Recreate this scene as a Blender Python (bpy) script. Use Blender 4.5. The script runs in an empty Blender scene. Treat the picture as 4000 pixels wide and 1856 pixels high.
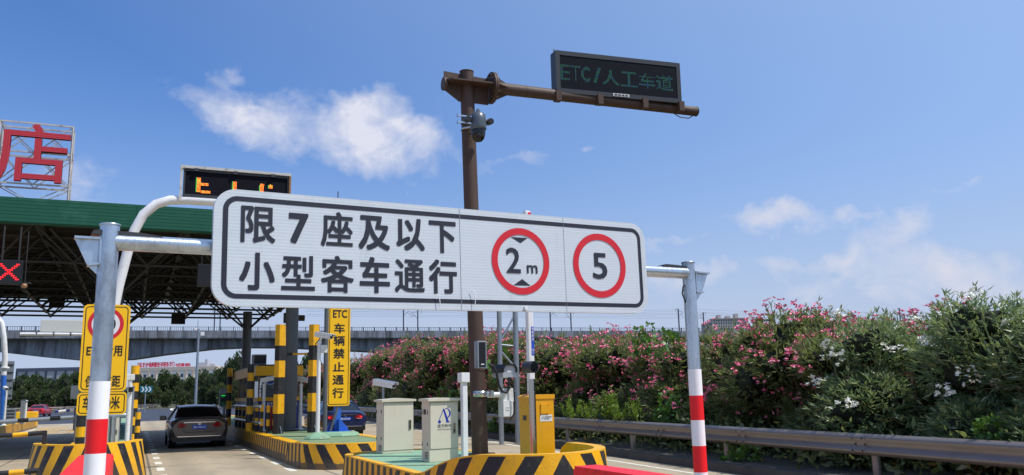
import bpy, math, random
import numpy as np
from math import sin, cos, radians, pi, atan2, sqrt, hypot
from mathutils import Matrix, Vector, Euler
random.seed(7)
sc = bpy.context.scene
COL = sc.collection

# ------------------------------------------------------------------ camera
FPX, PITCH, ROLL, HEAD, EYE = 3300.0, radians(10.39), radians(1.3), radians(23.9624), 1.5
f0 = np.array([sin(HEAD), cos(HEAD), 0.0]); r0 = np.array([cos(HEAD), -sin(HEAD), 0.0]); up0 = np.array([0, 0, 1.0])
CF = cos(PITCH)*f0 + sin(PITCH)*up0
_U = -sin(PITCH)*f0 + cos(PITCH)*up0
CR = cos(ROLL)*r0 - sin(ROLL)*_U
CU = sin(ROLL)*r0 + cos(ROLL)*_U
cam_d = bpy.data.cameras.new('camera'); cam = bpy.data.objects.new('camera', cam_d); COL.objects.link(cam)
cam_d.sensor_width = 36; cam_d.lens = 36*FPX/4000; cam_d.clip_start = 0.05; cam_d.clip_end = 6000
Mc = Matrix(((CR[0], CU[0], -CF[0], 0), (CR[1], CU[1], -CF[1], 0), (CR[2], CU[2], -CF[2], EYE), (0, 0, 0, 1)))
cam.matrix_world = Mc
sc.camera = cam

# ------------------------------------------------------------------ light and exposure
sc.view_settings.view_transform = 'Standard'; sc.view_settings.look = 'None'
sc.view_settings.exposure = 0.0; sc.view_settings.gamma = 1.0; sc.view_settings.use_curve_mapping = False
SUN = Vector((0.42, -0.33, 0.86)).normalized()
sl = bpy.data.lights.new('sun', 'SUN'); sl.energy = 4.2; sl.angle = radians(0.55); sl.color = (1.0, 0.95, 0.87)
so = bpy.data.objects.new('sun', sl); COL.objects.link(so); so.rotation_euler = SUN.to_track_quat('Z', 'Y').to_euler(); so.location = (0, 0, 30)
sc.render.engine = 'CYCLES'
sc.cycles.max_bounces = 6; sc.cycles.transparent_max_bounces = 8; sc.cycles.caustics_reflective = False; sc.cycles.caustics_refractive = False

def ray(px, py): return CF + (px-2000)/FPX*CR + (928-py)/FPX*CU
E0 = np.array([0, 0, EYE])
def G(px, py, z=0.0):
    d = ray(px, py); return E0 + (z-EYE)/d[2]*d
def YP(px, py, y):
    d = ray(px, py); return E0 + y/d[1]*d
def DP(px, py, dist):
    d = ray(px, py); return E0 + dist/np.dot(d, f0)*d
def ZAT(x, y, py):
    lo, hi = -5.0, 60.0
    for _ in range(50):
        m = (lo+hi)/2
        if PROJ((x, y, m))[1] > py: lo = m
        else: hi = m
    return lo
def PROJ(p):
    d = np.array(p, float)-E0; return 2000+FPX*(d@CR)/(d@CF), 928-FPX*(d@CU)/(d@CF)
def PLANE(px, py, c, n):
    d = ray(px, py); t = np.dot(np.array(c)-E0, n)/np.dot(d, n); return E0+t*d

# ------------------------------------------------------------------ world
w = bpy.data.worlds.new('World'); sc.world = w; w.use_nodes = True
nt = w.node_tree; nt.nodes.clear()
def N(t, **k):
    n = nt.nodes.new(t)
    for a, b in k.items(): setattr(n, a, b)
    return n
def L(a, b): nt.links.new(a, b)
def M2(op, a, b=None, c=None, clamp=False):
    n = N('ShaderNodeMath', operation=op); n.use_clamp = clamp
    for i, v in enumerate((a, b, c)):
        if v is None: continue
        if isinstance(v, (int, float)): n.inputs[i].default_value = v
        else: L(v, n.inputs[i])
    return n.outputs[0]
sky = N('ShaderNodeTexSky', sky_type='NISHITA'); sky.sun_disc = False
sky.sun_elevation = math.asin(SUN.z); sky.sun_rotation = atan2(SUN.x, SUN.y)
sky.air_density = 1.3; sky.dust_density = 0.3; sky.ozone_density = 6.0; sky.altitude = 0
geo = N('ShaderNodeTexCoord'); DIR = geo.outputs['Generated']
def noise(scale, detail, rough, off=(0, 0, 0), stretch=(1, 1, 1), dist=0.0, out='Fac'):
    mp = N('ShaderNodeMapping'); L(DIR, mp.inputs[0]); mp.inputs['Location'].default_value = off; mp.inputs['Scale'].default_value = stretch
    n = N('ShaderNodeTexNoise'); L(mp.outputs[0], n.inputs['Vector']); n.inputs['Scale'].default_value = scale
    n.inputs['Detail'].default_value = detail; n.inputs['Roughness'].default_value = rough; n.inputs['Distortion'].default_value = dist
    return n.outputs[out]
wv = N('ShaderNodeVectorMath', operation='SUBTRACT'); L(noise(13, 6, .6, (5, 2, 1), out='Color'), wv.inputs[0]); wv.inputs[1].default_value = (.5, .5, .5)
ws = N('ShaderNodeVectorMath', operation='SCALE'); L(wv.outputs[0], ws.inputs[0]); ws.inputs['Scale'].default_value = .085
wd = N('ShaderNodeVectorMath', operation='ADD'); L(DIR, wd.inputs[0]); L(ws.outputs[0], wd.inputs[1])
def DOT(v, warp=True):
    n = N('ShaderNodeVectorMath', operation='DOT_PRODUCT'); L(wd.outputs[0] if warp else DIR, n.inputs[0]); n.inputs[1].default_value = tuple(v); return n.outputs['Value']
n_big = noise(10, 7, 0.56, (0.3, 0.1, 0.7), (1, 1, 1.4), 0.6)
n_fine = noise(30, 6, 0.56, (2.3, 1.1, 0.2), (1, 1, 1.2), 0.5)
n_mix = M2('ADD', M2('MULTIPLY', n_big, 0.66), M2('MULTIPLY', n_fine, 0.34))
def blob(px, py, rx, ry, rot=0.0, gain=1.0):
    # soft lobe of cloud in the direction seen at px,py; rx, ry angular radii
    c = ray(px, py); c = c/np.linalg.norm(c)
    e1 = np.cross(c, up0); e1 /= np.linalg.norm(e1); e2 = np.cross(e1, c)
    a, b = cos(rot)*e1+sin(rot)*e2, -sin(rot)*e1+cos(rot)*e2
    u = M2('MULTIPLY', DOT(a), FPX/rx); v = M2('MULTIPLY', DOT(b), FPX/ry)
    d2 = M2('ADD', M2('MULTIPLY', u, u), M2('MULTIPLY', v, v))
    g = M2('POWER', 2.718, M2('MULTIPLY', d2, -1.0))
    return M2('MULTIPLY', M2('MULTIPLY', g, gain), M2('GREATER_THAN', DOT(c), 0.2))
def union(bl):
    # smooth sum of lobes, so neighbours flow into each other
    o = M2('SUBTRACT', 1.0, M2('MINIMUM', bl[0], .97))
    for b in bl[1:]: o = M2('MULTIPLY', o, M2('SUBTRACT', 1.0, M2('MINIMUM', b, .97)))
    return M2('SUBTRACT', 1.0, o)
cum = union([blob(810, 390, 120, 85, -.5, .60), blob(920, 455, 130, 80, -.2, .62), blob(1090, 470, 170, 85, -.15, .60), blob(1250, 500, 200, 80, -.1, .62), blob(1430, 450, 125, 105, -.3, .86),
             blob(1400, 540, 260, 110, -.1, .66), blob(1500, 590, 210, 90, -.15, .78), blob(1440, 385, 80, 55, 0, .62), blob(1580, 500, 130, 75, -.65, .6), blob(1660, 565, 110, 40, -.5, .42), blob(1310, 355, 60, 22, 0, .38),
             blob(320, 680, 90, 80, 0, .42), blob(240, 745, 140, 60, 0, .36)])
cum_f = M2('MULTIPLY', M2('SUBTRACT', M2('ADD', cum, M2('MULTIPLY', n_mix, 2.6)), 1.56), 1.25, clamp=True); cum_f = M2('MULTIPLY', cum_f, M2('MULTIPLY', cum, 4.0, clamp=True))
lo_ = union([blob(2960, 850, 170, 62, .1, .78), blob(3110, 830, 150, 52, 0, .72), blob(3310, 775, 48, 34, -.5, .72), blob(3370, 815, 50, 26, -.5, .55), blob(3480, 880, 110, 75, 0, .5), blob(3560, 1000, 240, 110, -.2, .55),
             blob(3250, 1000, 115, 42, 0, .74), blob(3290, 1070, 90, 30, 0, .6), blob(2800, 1050, 300, 45, .05, .55), blob(3060, 1010, 90, 40, 0, .5), blob(3740, 1040, 180, 100, -.3, .48), blob(3950, 1120, 230, 120, 0, .5), blob(3300, 1110, 500, 60, 0, .42),
             blob(3800, 715, 110, 22, .1, .38), blob(2010, 620, 170, 30, .1, .38), blob(2250, 590, 120, 16, .2, .3), blob(2650, 945, 200, 26, .05, .45)])
lo_f = M2('MULTIPLY', M2('SUBTRACT', M2('ADD', lo_, M2('MULTIPLY', n_mix, 2.6)), 1.60), 1.35, clamp=True); lo_f = M2('MULTIPLY', lo_f, M2('MULTIPLY', lo_, 4.0, clamp=True))
# bluer tint, haze band by the horizon, glare towards the sun's side
tint = N('ShaderNodeMix', data_type='RGBA', blend_type='MULTIPLY'); tint.inputs['Factor'].default_value = 1.0; L(sky.outputs[0], tint.inputs[6]); tint.inputs[7].default_value = (.72, .98, 1.40, 1)
zc = M2('MAXIMUM', DOT((0, 0, 1), False), 0.0); zn = M2('DIVIDE', zc, .18)
hz = M2('MINIMUM', M2('MULTIPLY', M2('POWER', 2.718, M2('MULTIPLY', M2('MULTIPLY', zn, zn), -1.0)), 1.12), .93)
sg = M2('MINIMUM', M2('MULTIPLY', M2('MAXIMUM', DOT(tuple(SUN), False), 0.0), 1.05), .75)
mixs = N('ShaderNodeMix', data_type='RGBA'); L(sg, mixs.inputs['Factor']); L(tint.outputs[2], mixs.inputs[6]); mixs.inputs[7].default_value = (5.0, 6.8, 9.7, 1)
mixh = N('ShaderNodeMix', data_type='RGBA'); L(hz, mixh.inputs['Factor']); L(mixs.outputs[2], mixh.inputs[6]); mixh.inputs[7].default_value = (4.9, 5.8, 7.8, 1)
mix1 = N('ShaderNodeMix', data_type='RGBA'); L(M2('MULTIPLY', lo_f, 0.82), mix1.inputs['Factor']); L(mixh.outputs[2], mix1.inputs[6]); mix1.inputs[7].default_value = (7.3, 7.3, 8.2, 1)
cc = N('ShaderNodeMix', data_type='RGBA'); L(M2('MULTIPLY', cum_f, M2('SUBTRACT', M2('MULTIPLY', n_mix, 3.2), .85, clamp=True)), cc.inputs['Factor']); cc.inputs[6].default_value = (5.6, 6.2, 8.0, 1); cc.inputs[7].default_value = (7.7, 7.8, 8.9, 1)
mix2 = N('ShaderNodeMix', data_type='RGBA'); L(M2('MULTIPLY', cum_f, 0.95), mix2.inputs['Factor']); L(mix1.outputs[2], mix2.inputs[6]); L(cc.outputs[2], mix2.inputs[7])
bg = N('ShaderNodeBackground'); bg.inputs['Strength'].default_value = 0.10; L(mix2.outputs[2], bg.inputs['Color'])
wo = N('ShaderNodeOutputWorld'); L(bg.outputs[0], wo.inputs['Surface'])

# ------------------------------------------------------------------ helpers
def S(r, g, b):
    def c(v):
        v /= 255.0
        return v/12.92 if v <= 0.04045 else ((v+0.055)/1.055)**2.4
    return (c(r), c(g), c(b), 1.0)
class NT:
    def __init__(s, name):
        s.m = bpy.data.materials.new(name); s.m.use_nodes = True; s.t = s.m.node_tree
        s.p = s.t.nodes['Principled BSDF']; s.out = s.t.nodes['Material Output']
    def n(s, t, **k):
        n = s.t.nodes.new(t)
        for a, b in k.items(): setattr(n, a, b)
        return n
    def l(s, a, b): s.t.links.new(a, b)
    def math(s, op, a, b=None, c=None, clamp=False):
        n = s.n('ShaderNodeMath', operation=op); n.use_clamp = clamp
        for i, v in enumerate((a, b, c)):
            if v is None: continue
            if isinstance(v, (int, float)): n.inputs[i].default_value = v
            else: s.l(v, n.inputs[i])
        return n.outputs[0]
    def mix(s, f, a, b, mode='MIX'):
        n = s.n('ShaderNodeMix', data_type='RGBA', blend_type=mode)
        for i, v in ((0, f), (6, a), (7, b)):
            if isinstance(v, (int, float, tuple)): n.inputs[i].default_value = v
            else: s.l(v, n.inputs[i])
        return n.outputs[2]
    def noise(s, scale, detail=4, rough=.6, coord='Object', stretch=None, dist=0):
        v = s.n('ShaderNodeNewGeometry').outputs['Position'] if coord == 'Geo' else s.n('ShaderNodeTexCoord').outputs[coord]
        if stretch:
            mp = s.n('ShaderNodeMapping'); s.l(v, mp.inputs[0]); mp.inputs['Scale'].default_value = stretch; v = mp.outputs[0]
        n = s.n('ShaderNodeTexNoise'); s.l(v, n.inputs['Vector']); n.inputs['Scale'].default_value = scale
        n.inputs['Detail'].default_value = detail; n.inputs['Roughness'].default_value = rough; n.inputs['Distortion'].default_value = dist
        return n.outputs['Fac']
    def ramp(s, f, stops):
        n = s.n('ShaderNodeValToRGB'); s.l(f, n.inputs[0]); e = n.color_ramp.elements
        while len(e) < len(stops): e.new(0.5)
        for q, (p, c) in zip(e, stops): q.position = p; q.color = c
        return n.outputs[0]
    def bump(s, h, strength, dist=.02):
        b = s.n('ShaderNodeBump'); b.inputs['Strength'].default_value = strength; b.inputs['Distance'].default_value = dist
        s.l(h, b.inputs['Height']); s.l(b.outputs[0], s.p.inputs['Normal'])
def sh(c, k): return (min(1, c[0]*k), min(1, c[1]*k), min(1, c[2]*k), 1.0)
def mat(name, col, rough=.55, metal=0.0, var=.12, scale=6.0, dirt=None, damt=.0, dscale=2.5, bump=0.0, stretch=None, spec=.5, coat=0.0):
    q = NT(name); q.p.inputs['Roughness'].default_value = rough; q.p.inputs['Metallic'].default_value = metal
    q.p.inputs['Specular IOR Level'].default_value = spec; q.p.inputs['Coat Weight'].default_value = coat
    nz = q.noise(scale, 5, .65, stretch=stretch)
    c = q.mix(nz, sh(col, 1-var), sh(col, 1+var))
    if dirt:
        d = q.noise(dscale, 6, .7, stretch=stretch)
        fac = q.math('MULTIPLY', q.math('MULTIPLY', q.math('SUBTRACT', d, .52), 6.0, clamp=True), damt)
        c = q.mix(fac, c, dirt)
        q.l(q.math('ADD', q.math('MULTIPLY', fac, .25), rough, clamp=True), q.p.inputs['Roughness'])
    q.l(c, q.p.inputs['Base Color'])
    if bump: q.bump(nz, bump)
    return q.m
def emis(name, col, st):
    q = NT(name); q.p.inputs['Base Color'].default_value = sh(col, .3); q.p.inputs['Emission Color'].default_value = col; q.p.inputs['Emission Strength'].default_value = st
    q.p.inputs['Roughness'].default_value = .4
    return q.m
TM = {}
def thing(name, label, cat, loc=(0, 0, 0), rz=0.0, group=None, rot=None, kind=None):
    o = bpy.data.objects.new(name, None); COL.objects.link(o); o.empty_display_size = .2
    o.location = loc; o.rotation_euler = rot if rot else (0, 0, rz)
    o['label'] = label; o['category'] = cat
    if group: o['group'] = group
    if kind: o['kind'] = kind
    TM[o.name] = Matrix.Translation(Vector(loc)) @ o.rotation_euler.to_matrix().to_4x4()
    return o
def tag(o, label, cat, group=None, kind=None):
    o['label'] = label; o['category'] = cat
    if group: o['group'] = group
    if kind: o['kind'] = kind
    return o
def duptree(o, loc=None, rz=None, label=None, parent=None):
    c = o.copy(); COL.objects.link(c)
    if parent: c.parent = parent
    if loc is not None: c.location = loc
    if rz is not None: c.rotation_euler = (0, 0, rz)
    if label: c['label'] = label
    for ch in list(o.children): duptree(ch, parent=c)
    return c
class MB:
    def __init__(s): s.v = []; s.f = []; s.mi = []; s.sm = []; s.uv = []
    def add(s, vs, fs, m=0, smooth=False, uvs=None):
        k = len(s.v); s.v += [tuple(map(float, p)) for p in vs]
        for i, f in enumerate(fs):
            s.f.append([a+k for a in f]); s.mi.append(m[i] if isinstance(m, list) else m); s.sm.append(smooth)
            s.uv.append([uvs[a] for a in f] if uvs else None)
        return s
    def box(s, x0, x1, y0, y1, z0, z1, m=0, T=None):
        vs = [(x, y, z) for z in (z0, z1) for y in (y0, y1) for x in (x0, x1)]
        if T is not None: vs = [T @ Vector(p) for p in vs]
        return s.add(vs, [(0, 2, 3, 1), (4, 5, 7, 6), (0, 1, 5, 4), (2, 6, 7, 3), (0, 4, 6, 2), (1, 3, 7, 5)], m)
    def bbox(s, x0, x1, y0, y1, z0, z1, b=.01, m=0, T=None):
        # box with chamfered edges
        import bmesh
        bm = bmesh.new(); bmesh.ops.create_cube(bm, size=1)
        for v in bm.verts: v.co = Vector(((x0+x1)/2+v.co.x*(x1-x0), (y0+y1)/2+v.co.y*(y1-y0), (z0+z1)/2+v.co.z*(z1-z0)))
        bmesh.ops.bevel(bm, geom=bm.edges[:], offset=b, segments=2, affect='EDGES', profile=.6)
        if T is not None: bm.transform(T)
        bm.verts.index_update()
        vs = [v.co[:] for v in bm.verts]; fs = [[v.index for v in f.verts] for f in bm.faces]
        bm.free(); return s.add(vs, fs, m)
    def cyl(s, p0, p1, r, r2=None, n=14, m=0, caps=True, smooth=True):
        p0, p1 = Vector(p0), Vector(p1); r2 = r if r2 is None else r2
        d = (p1-p0).normalized(); a = d.orthogonal().normalized() if abs(d.z) < .999 else Vector((1, 0, 0)); b = d.cross(a)
        vs = [p0+r*(cos(2*pi*i/n)*a+sin(2*pi*i/n)*b) for i in range(n)]+[p1+r2*(cos(2*pi*i/n)*a+sin(2*pi*i/n)*b) for i in range(n)]
        s.add(vs, [(i, (i+1) % n, n+(i+1) % n, n+i) for i in range(n)], m, smooth)
        if caps: s.add(vs, [list(range(n))[::-1], list(range(n, 2*n))], m, False)
        return s
    def tube(s, pts, r, n=10, m=0, smooth=True, caps=True):
        pts = [Vector(p) for p in pts]; rr = r if isinstance(r, (list, tuple)) else [r]*len(pts)
        rings = []; a = None
        for i, p in enumerate(pts):
            t = ((pts[min(i+1, len(pts)-1)]-p).normalized()+(p-pts[max(i-1, 0)]).normalized()).normalized()
            a = t.orthogonal().normalized() if a is None else (a-a.dot(t)*t).normalized()
            b = t.cross(a); rings.append([p+rr[i]*(cos(2*pi*k/n)*a+sin(2*pi*k/n)*b) for k in range(n)])
        vs = [q for R in rings for q in R]
        s.add(vs, [(i*n+k, i*n+(k+1) % n, (i+1)*n+(k+1) % n, (i+1)*n+k) for i in range(len(pts)-1) for k in range(n)], m, smooth)
        if caps: s.add(vs, [list(range(n))[::-1], list(range((len(pts)-1)*n, len(pts)*n))], m)
        return s
    def lathe(s, prof, c=(0, 0, 0), n=20, m=0, smooth=True):
        vs = [(c[0]+r*cos(2*pi*k/n), c[1]+r*sin(2*pi*k/n), c[2]+z) for r, z in prof for k in range(n)]
        return s.add(vs, [(i*n+k, i*n+(k+1) % n, (i+1)*n+(k+1) % n, (i+1)*n+k) for i in range(len(prof)-1) for k in range(n)], m, smooth)
    def prism(s, poly, y0, y1, m=0, ms=None):
        # outline in x-z, solid from y0 (front) to y1
        n = len(poly); vs = [(x, y0, z) for x, z in poly]+[(x, y1, z) for x, z in poly]
        s.add(vs, [list(range(n)), list(range(n, 2*n))[::-1]], m)
        return s.add(vs, [((i+1) % n, i, n+i, n+(i+1) % n) for i in range(n)], m if ms is None else ms)
    def hprism(s, poly, z0, z1, m=0, ms=None):
        n = len(poly); vs = [(x, y, z0) for x, y in poly]+[(x, y, z1) for x, y in poly]
        s.add(vs, [list(range(n))[::-1], list(range(n, 2*n))], m)
        return s.add(vs, [(i, (i+1) % n, n+(i+1) % n, n+i) for i in range(n)], m if ms is None else ms)
    def ring(s, outer, inner, y, m=0):
        n = len(outer); vs = [(x, y, z) for x, z in outer]+[(x, y, z) for x, z in inner]
        return s.add(vs, [(i, (i+1) % n, n+(i+1) % n, n+i) for i in range(n)], m)
    def quad(s, a, b, c, d, m=0, uvs=None): return s.add([a, b, c, d], [(0, 1, 2, 3)], m, False, uvs)
    def build(s, name, mats, parent=None, world=False, loc=None, rot=None, smooth_all=False):
        vs = s.v
        if world and parent is not None:
            I = TM[parent.name].inverted(); vs = [tuple(I @ Vector(p)) for p in vs]
        me = bpy.data.meshes.new(name); me.from_pydata(vs, [], s.f)
        if not isinstance(mats, (list, tuple)): mats = [mats]
        for m in mats: me.materials.append(m)
        me.polygons.foreach_set('material_index', s.mi); me.polygons.foreach_set('use_smooth', [True]*len(s.f) if smooth_all else s.sm)
        if any(u for u in s.uv):
            ul = me.uv_layers.new(name='UVMap'); flat = []
            for f, u in zip(s.f, s.uv):
                for k in range(len(f)): flat += list(u[k]) if u else [0, 0]
            ul.data.foreach_set('uv', flat)
        me.validate(); me.update()
        o = bpy.data.objects.new(name, me); COL.objects.link(o)
        if parent is not None: o.parent = parent
        if loc is not None: o.location = loc
        if rot is not None: o.rotation_euler = rot
        return o
_gl = {}
def glyph(body, offset=0.0):
    k = (body, offset)
    if k not in _gl:
        c = bpy.data.curves.new('g', 'FONT'); c.body = body; c.size = 1; c.offset = offset; c.resolution_u = 3
        o = bpy.data.objects.new('g', c); COL.objects.link(o); dg = bpy.context.evaluated_depsgraph_get()
        m = bpy.data.meshes.new_from_object(o.evaluated_get(dg))
        _gl[k] = (np.array([v.co[:2] for v in m.vertices]), [list(p.vertices) for p in m.polygons])
        bpy.data.objects.remove(o); bpy.data.curves.remove(c); bpy.data.meshes.remove(m)
    return _gl[k]
def text(mb, body, x0, x1, z0, z1, y, m=0, offset=0.0, slant=0.0, keep=False, depth=0.0):
    # strokes are thickened with shifted copies of the outline, each a hair in front of the last
    v, f = glyph(body); o = offset; a, b = v.min(0)-o, v.max(0)+o
    sx, sz = (x1-x0)/(b[0]-a[0]), (z1-z0)/(b[1]-a[1])
    if keep: sx = sz = min(sx, sz)
    sh_ = [(0, 0)]+([(o, 0), (-o, 0), (0, o), (0, -o), (o, o), (-o, o), (o, -o), (-o, -o)] if o > 0 else [])
    for k, (du, dv) in enumerate(sh_):
        X = (x0+x1)/2+(v[:, 0]+du-(a[0]+b[0])/2)*sx; Z = (z0+z1)/2+(v[:, 1]+dv-(a[1]+b[1])/2)*sz; yk = y-k*.00015-(.0004*k if depth else 0)
        mb.add([(x, yk, z) for x, z in zip(X, Z)], f, m)
        if depth: side_(mb, X, Z, f, yk, depth, m)
def side_(mb, X, Z, f, y, depth, m):
    if 1:
        mb.add([(x, y+depth, z) for x, z in zip(X, Z)], [q[::-1] for q in f], m)
        cnt = {}
        for q in f:
            for i in range(len(q)):
                e = (q[i], q[(i+1) % len(q)]); cnt[e] = 1
        n = len(X); vs = [(x, y, z) for x, z in zip(X, Z)]+[(x, y+depth, z) for x, z in zip(X, Z)]
        mb.add(vs, [(e[1], e[0], e[0]+n, e[1]+n) for e in cnt if (e[1], e[0]) not in cnt], m)
def rrect(x0, x1, z0, z1, r, n=8):
    out = []
    for cx, cz, a in ((x1-r, z1-r, 0), (x0+r, z1-r, 90), (x0+r, z0+r, 180), (x1-r, z0+r, 270)):
        out += [(cx+r*cos(radians(a+90*i/n)), cz+r*sin(radians(a+90*i/n))) for i in range(n+1)]
    return out[::-1]
def circ(cx, cz, r, n=40): return [(cx+r*cos(2*pi*i/n), cz+r*sin(2*pi*i/n)) for i in range(n)][::-1]
def raster(ch, nx, ny, offset=.012):
    v, f = glyph(ch, offset); a, b = v.min(0), v.max(0); out = []
    tris = [(q[0], q[i], q[i+1]) for q in f for i in range(1, len(q)-1)]
    T = np.array([[v[i] for i in t] for t in tris])
    for j in range(ny):
        for i in range(nx):
            p = a+(b-a)*np.array([(i+.5)/nx, (j+.5)/ny])
            d = lambda A, B: (B[:, 0]-A[:, 0])*(p[1]-A[:, 1])-(B[:, 1]-A[:, 1])*(p[0]-A[:, 0])
            s1, s2, s3 = d(T[:, 0], T[:, 1]), d(T[:, 1], T[:, 2]), d(T[:, 2], T[:, 0])
            if np.any(((s1 >= 0) & (s2 >= 0) & (s3 >= 0)) | ((s1 <= 0) & (s2 <= 0) & (s3 <= 0))): out.append((i, j))
    return out

# ------------------------------------------------------------------ materials
def stripe_mat(name, period, slope, duty=.5, mirror=True, base=9.0, yel=S(240, 176, 6), blk=S(30, 29, 32)):
    q = NT(name); q.p.inputs['Roughness'].default_value = .5
    uv = q.n('ShaderNodeUVMap'); sp = q.n('ShaderNodeSeparateXYZ'); q.l(uv.outputs[0], sp.inputs[0])
    u, v = sp.outputs[0], sp.outputs[1]
    if mirror: u = q.math('ABSOLUTE', u)
    ph = q.math('ADD', q.math('DIVIDE', u, period), q.math('MULTIPLY', v, slope/period))
    wob = q.noise(3, 3); ph = q.math('ADD', ph, q.math('MULTIPLY', q.math('SUBTRACT', wob, .5), .05))
    st = q.math('LESS_THAN', q.math('FRACT', ph), duty)
    cap = q.math('GREATER_THAN', v, -.02); st = q.math('MAXIMUM', st, cap)
    c = q.mix(st, blk, yel)
    d = q.noise(5, 7, .72); fac = q.math('MULTIPLY', q.math('MULTIPLY', q.math('SUBTRACT', d, .52), 5, clamp=True), .45)
    low = q.math('MULTIPLY', q.math('SUBTRACT', q.math('ADD', q.math('MULTIPLY', v, -1.0), q.math('MULTIPLY', q.noise(2.2, 5), .3)), .38), 1.1, clamp=True)
    c = q.mix(q.math('MAXIMUM', fac, low), c, S(112, 98, 80)); q.l(c, q.p.inputs['Base Color'])
    chips = q.math('GREATER_THAN', q.noise(19, 7, .75), .63); c2 = q.mix(q.math('MULTIPLY', chips, .6), c, S(120, 112, 100)); q.l(c2, q.p.inputs['Base Color'])
    bs = q.math('LESS_THAN', q.math('ADD', v, q.math('MULTIPLY', q.math('SUBTRACT', q.noise(4, 5), .5), .10)), -base); c3 = q.mix(q.math('MULTIPLY', bs, .85), c2, S(74, 66, 60)); q.l(c3, q.p.inputs['Base Color'])
    q.bump(q.noise(14, 6), .35, .02); return q.m
YEL, BLK = S(238, 176, 10), S(33, 33, 36)
m_yel = mat('yellow_paint', YEL, .45, 0, .10, 4, S(150, 110, 40), .35, 6)
m_yel2 = mat('yellow_machine_paint', S(226, 160, 8), .4, 0, .06, 3, S(150, 100, 30), .2, 5)
m_blk = mat('black_paint', BLK, .5, 0, .2, 5, S(90, 85, 80), .25, 5)
m_sgny = mat('yellow_sign_sheet', S(250, 192, 0), .42, 0, .05, 2)
m_sgnk = mat('black_sign_film', S(24, 24, 26), .5, 0, .1, 8)
m_navy = mat('dark_sign_film', S(25, 31, 47), .6, 0, .12, 9)
m_red = mat('red_sign_film', S(205, 30, 44), .42, 0, .10, 7)
m_redp = mat('red_paint', S(250, 26, 42), .5, 0, .10, 5, S(170, 60, 56), .6, 7, .15)
m_galv = mat('galvanised_steel', S(192, 202, 212), .27, .85, .2, 34, S(112, 118, 124), .65, 4, .12, (1, 1, .45))
m_galvd = mat('dull_galvanised_steel', S(150, 158, 166), .5, .55, .15, 10, S(110, 104, 96), .4, 4)
m_rail = mat('weathered_guardrail_steel', S(132, 124, 120), .42, .45, .2, 7, S(104, 82, 66), .5, 2.2, .05, (1, .25, 1))
m_white = mat('white_paint', S(226, 226, 228), .45, 0, .05, 6, S(160, 150, 140), .25, 4)
m_band_r = mat('red_reflective_band', S(232, 8, 24), .5, 0, .06, 12)
m_band_w = mat('white_reflective_band', S(240, 241, 244), .5, 0, .05, 12)
m_brown = mat('brown_mast_paint', S(74, 54, 43), .6, 0, .22, 7, S(58, 42, 34), .5, 3, .05, (1, 1, .35))
m_dgrey = mat('dark_grey_metal', S(62, 63, 66), .45, .3, .15, 8)
m_frame = mat('canopy_steel', S(46, 44, 43), .6, .1, .25, 3, S(60, 50, 40), .4, 2)
m_col = mat('canopy_column_paint', S(88, 92, 96), .5, 0, .15, 3)
m_black = mat('black_plastic', S(18, 18, 20), .4, 0, .2, 9)
m_glassd = mat('dark_screen_glass', S(14, 16, 22), .16, 0, .1, 4)
m_cream = mat('cream_cabinet_paint', S(212, 204, 186), .42, 0, .04, 5, S(180, 165, 140), .25, 3)
m_cam = mat('camera_housing_white', S(224, 224, 222), .35, 0, .05, 9, S(160, 155, 150), .3, 8)
m_deck2 = mat('olive_island_paint', S(120, 142, 104), .8, 0, .18, 3, S(112, 106, 84), .8, 2.0, .15)
m_deck = mat('green_island_paint', S(130, 168, 138), .8, 0, .16, 3, S(120, 116, 92), .8, 2.4, .15)
m_green = mat('green_ribbed_cladding', S(8, 82, 60), .5, .1, .12, 1.2, S(60, 120, 100), .3, 1.5)
m_tan = mat('roof_underside_sheet', S(132, 110, 88), .7, 0, .15, 2)
m_blue = mat('blue_paint', S(44, 104, 196), .42, 0, .08, 5)
m_dblue = mat('booth_blue_panel', S(26, 54, 132), .4, 0, .08, 3)
m_steel = mat('stainless_steel', S(190, 188, 184), .18, 1.0, .08, 20, None, 0, 3, 0, (1, 1, .05))
q = NT('bridge_concrete'); q.p.inputs['Roughness'].default_value = .85
a_ = q.noise(.55, 8, .75, stretch=(1, 1, .10)); b_ = q.noise(.12, 7, .7); c_ = q.noise(1.2, 6, .7)
c = q.mix(q.math('MULTIPLY', q.math('SUBTRACT', a_, .44), 5.5, clamp=True), S(140, 146, 158), S(66, 66, 72)); c = q.mix(q.math('MULTIPLY', q.math('SUBTRACT', b_, .5), 4.5, clamp=True), c, S(110, 100, 98)); c = q.mix(q.math('MULTIPLY', c_, .4), c, S(70, 74, 84))
q.l(c, q.p.inputs['Base Color']); m_conc = q.m
m_wht_bld = mat('white_factory_wall', S(246, 240, 230), .8, 0, .05, .1)
m_gry_bld = mat('grey_building_wall', S(178, 178, 186), .8, 0, .08, .1)
m_bwin = mat('building_window_glass', S(60, 70, 82), .2, 0, .2, .5)
m_wire = mat('overhead_wire', S(84, 88, 100), .5, .2, .05, 3)
m_catm = mat('catenary_steel', S(70, 76, 92), .5, .3, .1, 1)
m_bark = mat('bark', S(92, 76, 62), .9, 0, .3, 8, None, 0, 3, .4)
m_tyre = mat('tyre_rubber', S(22, 22, 23), .8, 0, .2, 8)
m_carglass = mat('car_window_glass', S(16, 20, 24), .06, 0, .1, 3)
m_chrome = mat('chrome', S(210, 212, 216), .12, 1, .03, 3)
m_tail = NT('tail_light_lens'); m_tail.p.inputs['Base Color'].default_value = S(150, 10, 18); m_tail.p.inputs['Roughness'].default_value = .12; m_tail = m_tail.m
m_taill = emis('lit_brake_light', S(255, 40, 40), 1.2)
m_plate = mat('blue_number_plate', S(20, 80, 190), .4, 0, .04, 6)
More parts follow.
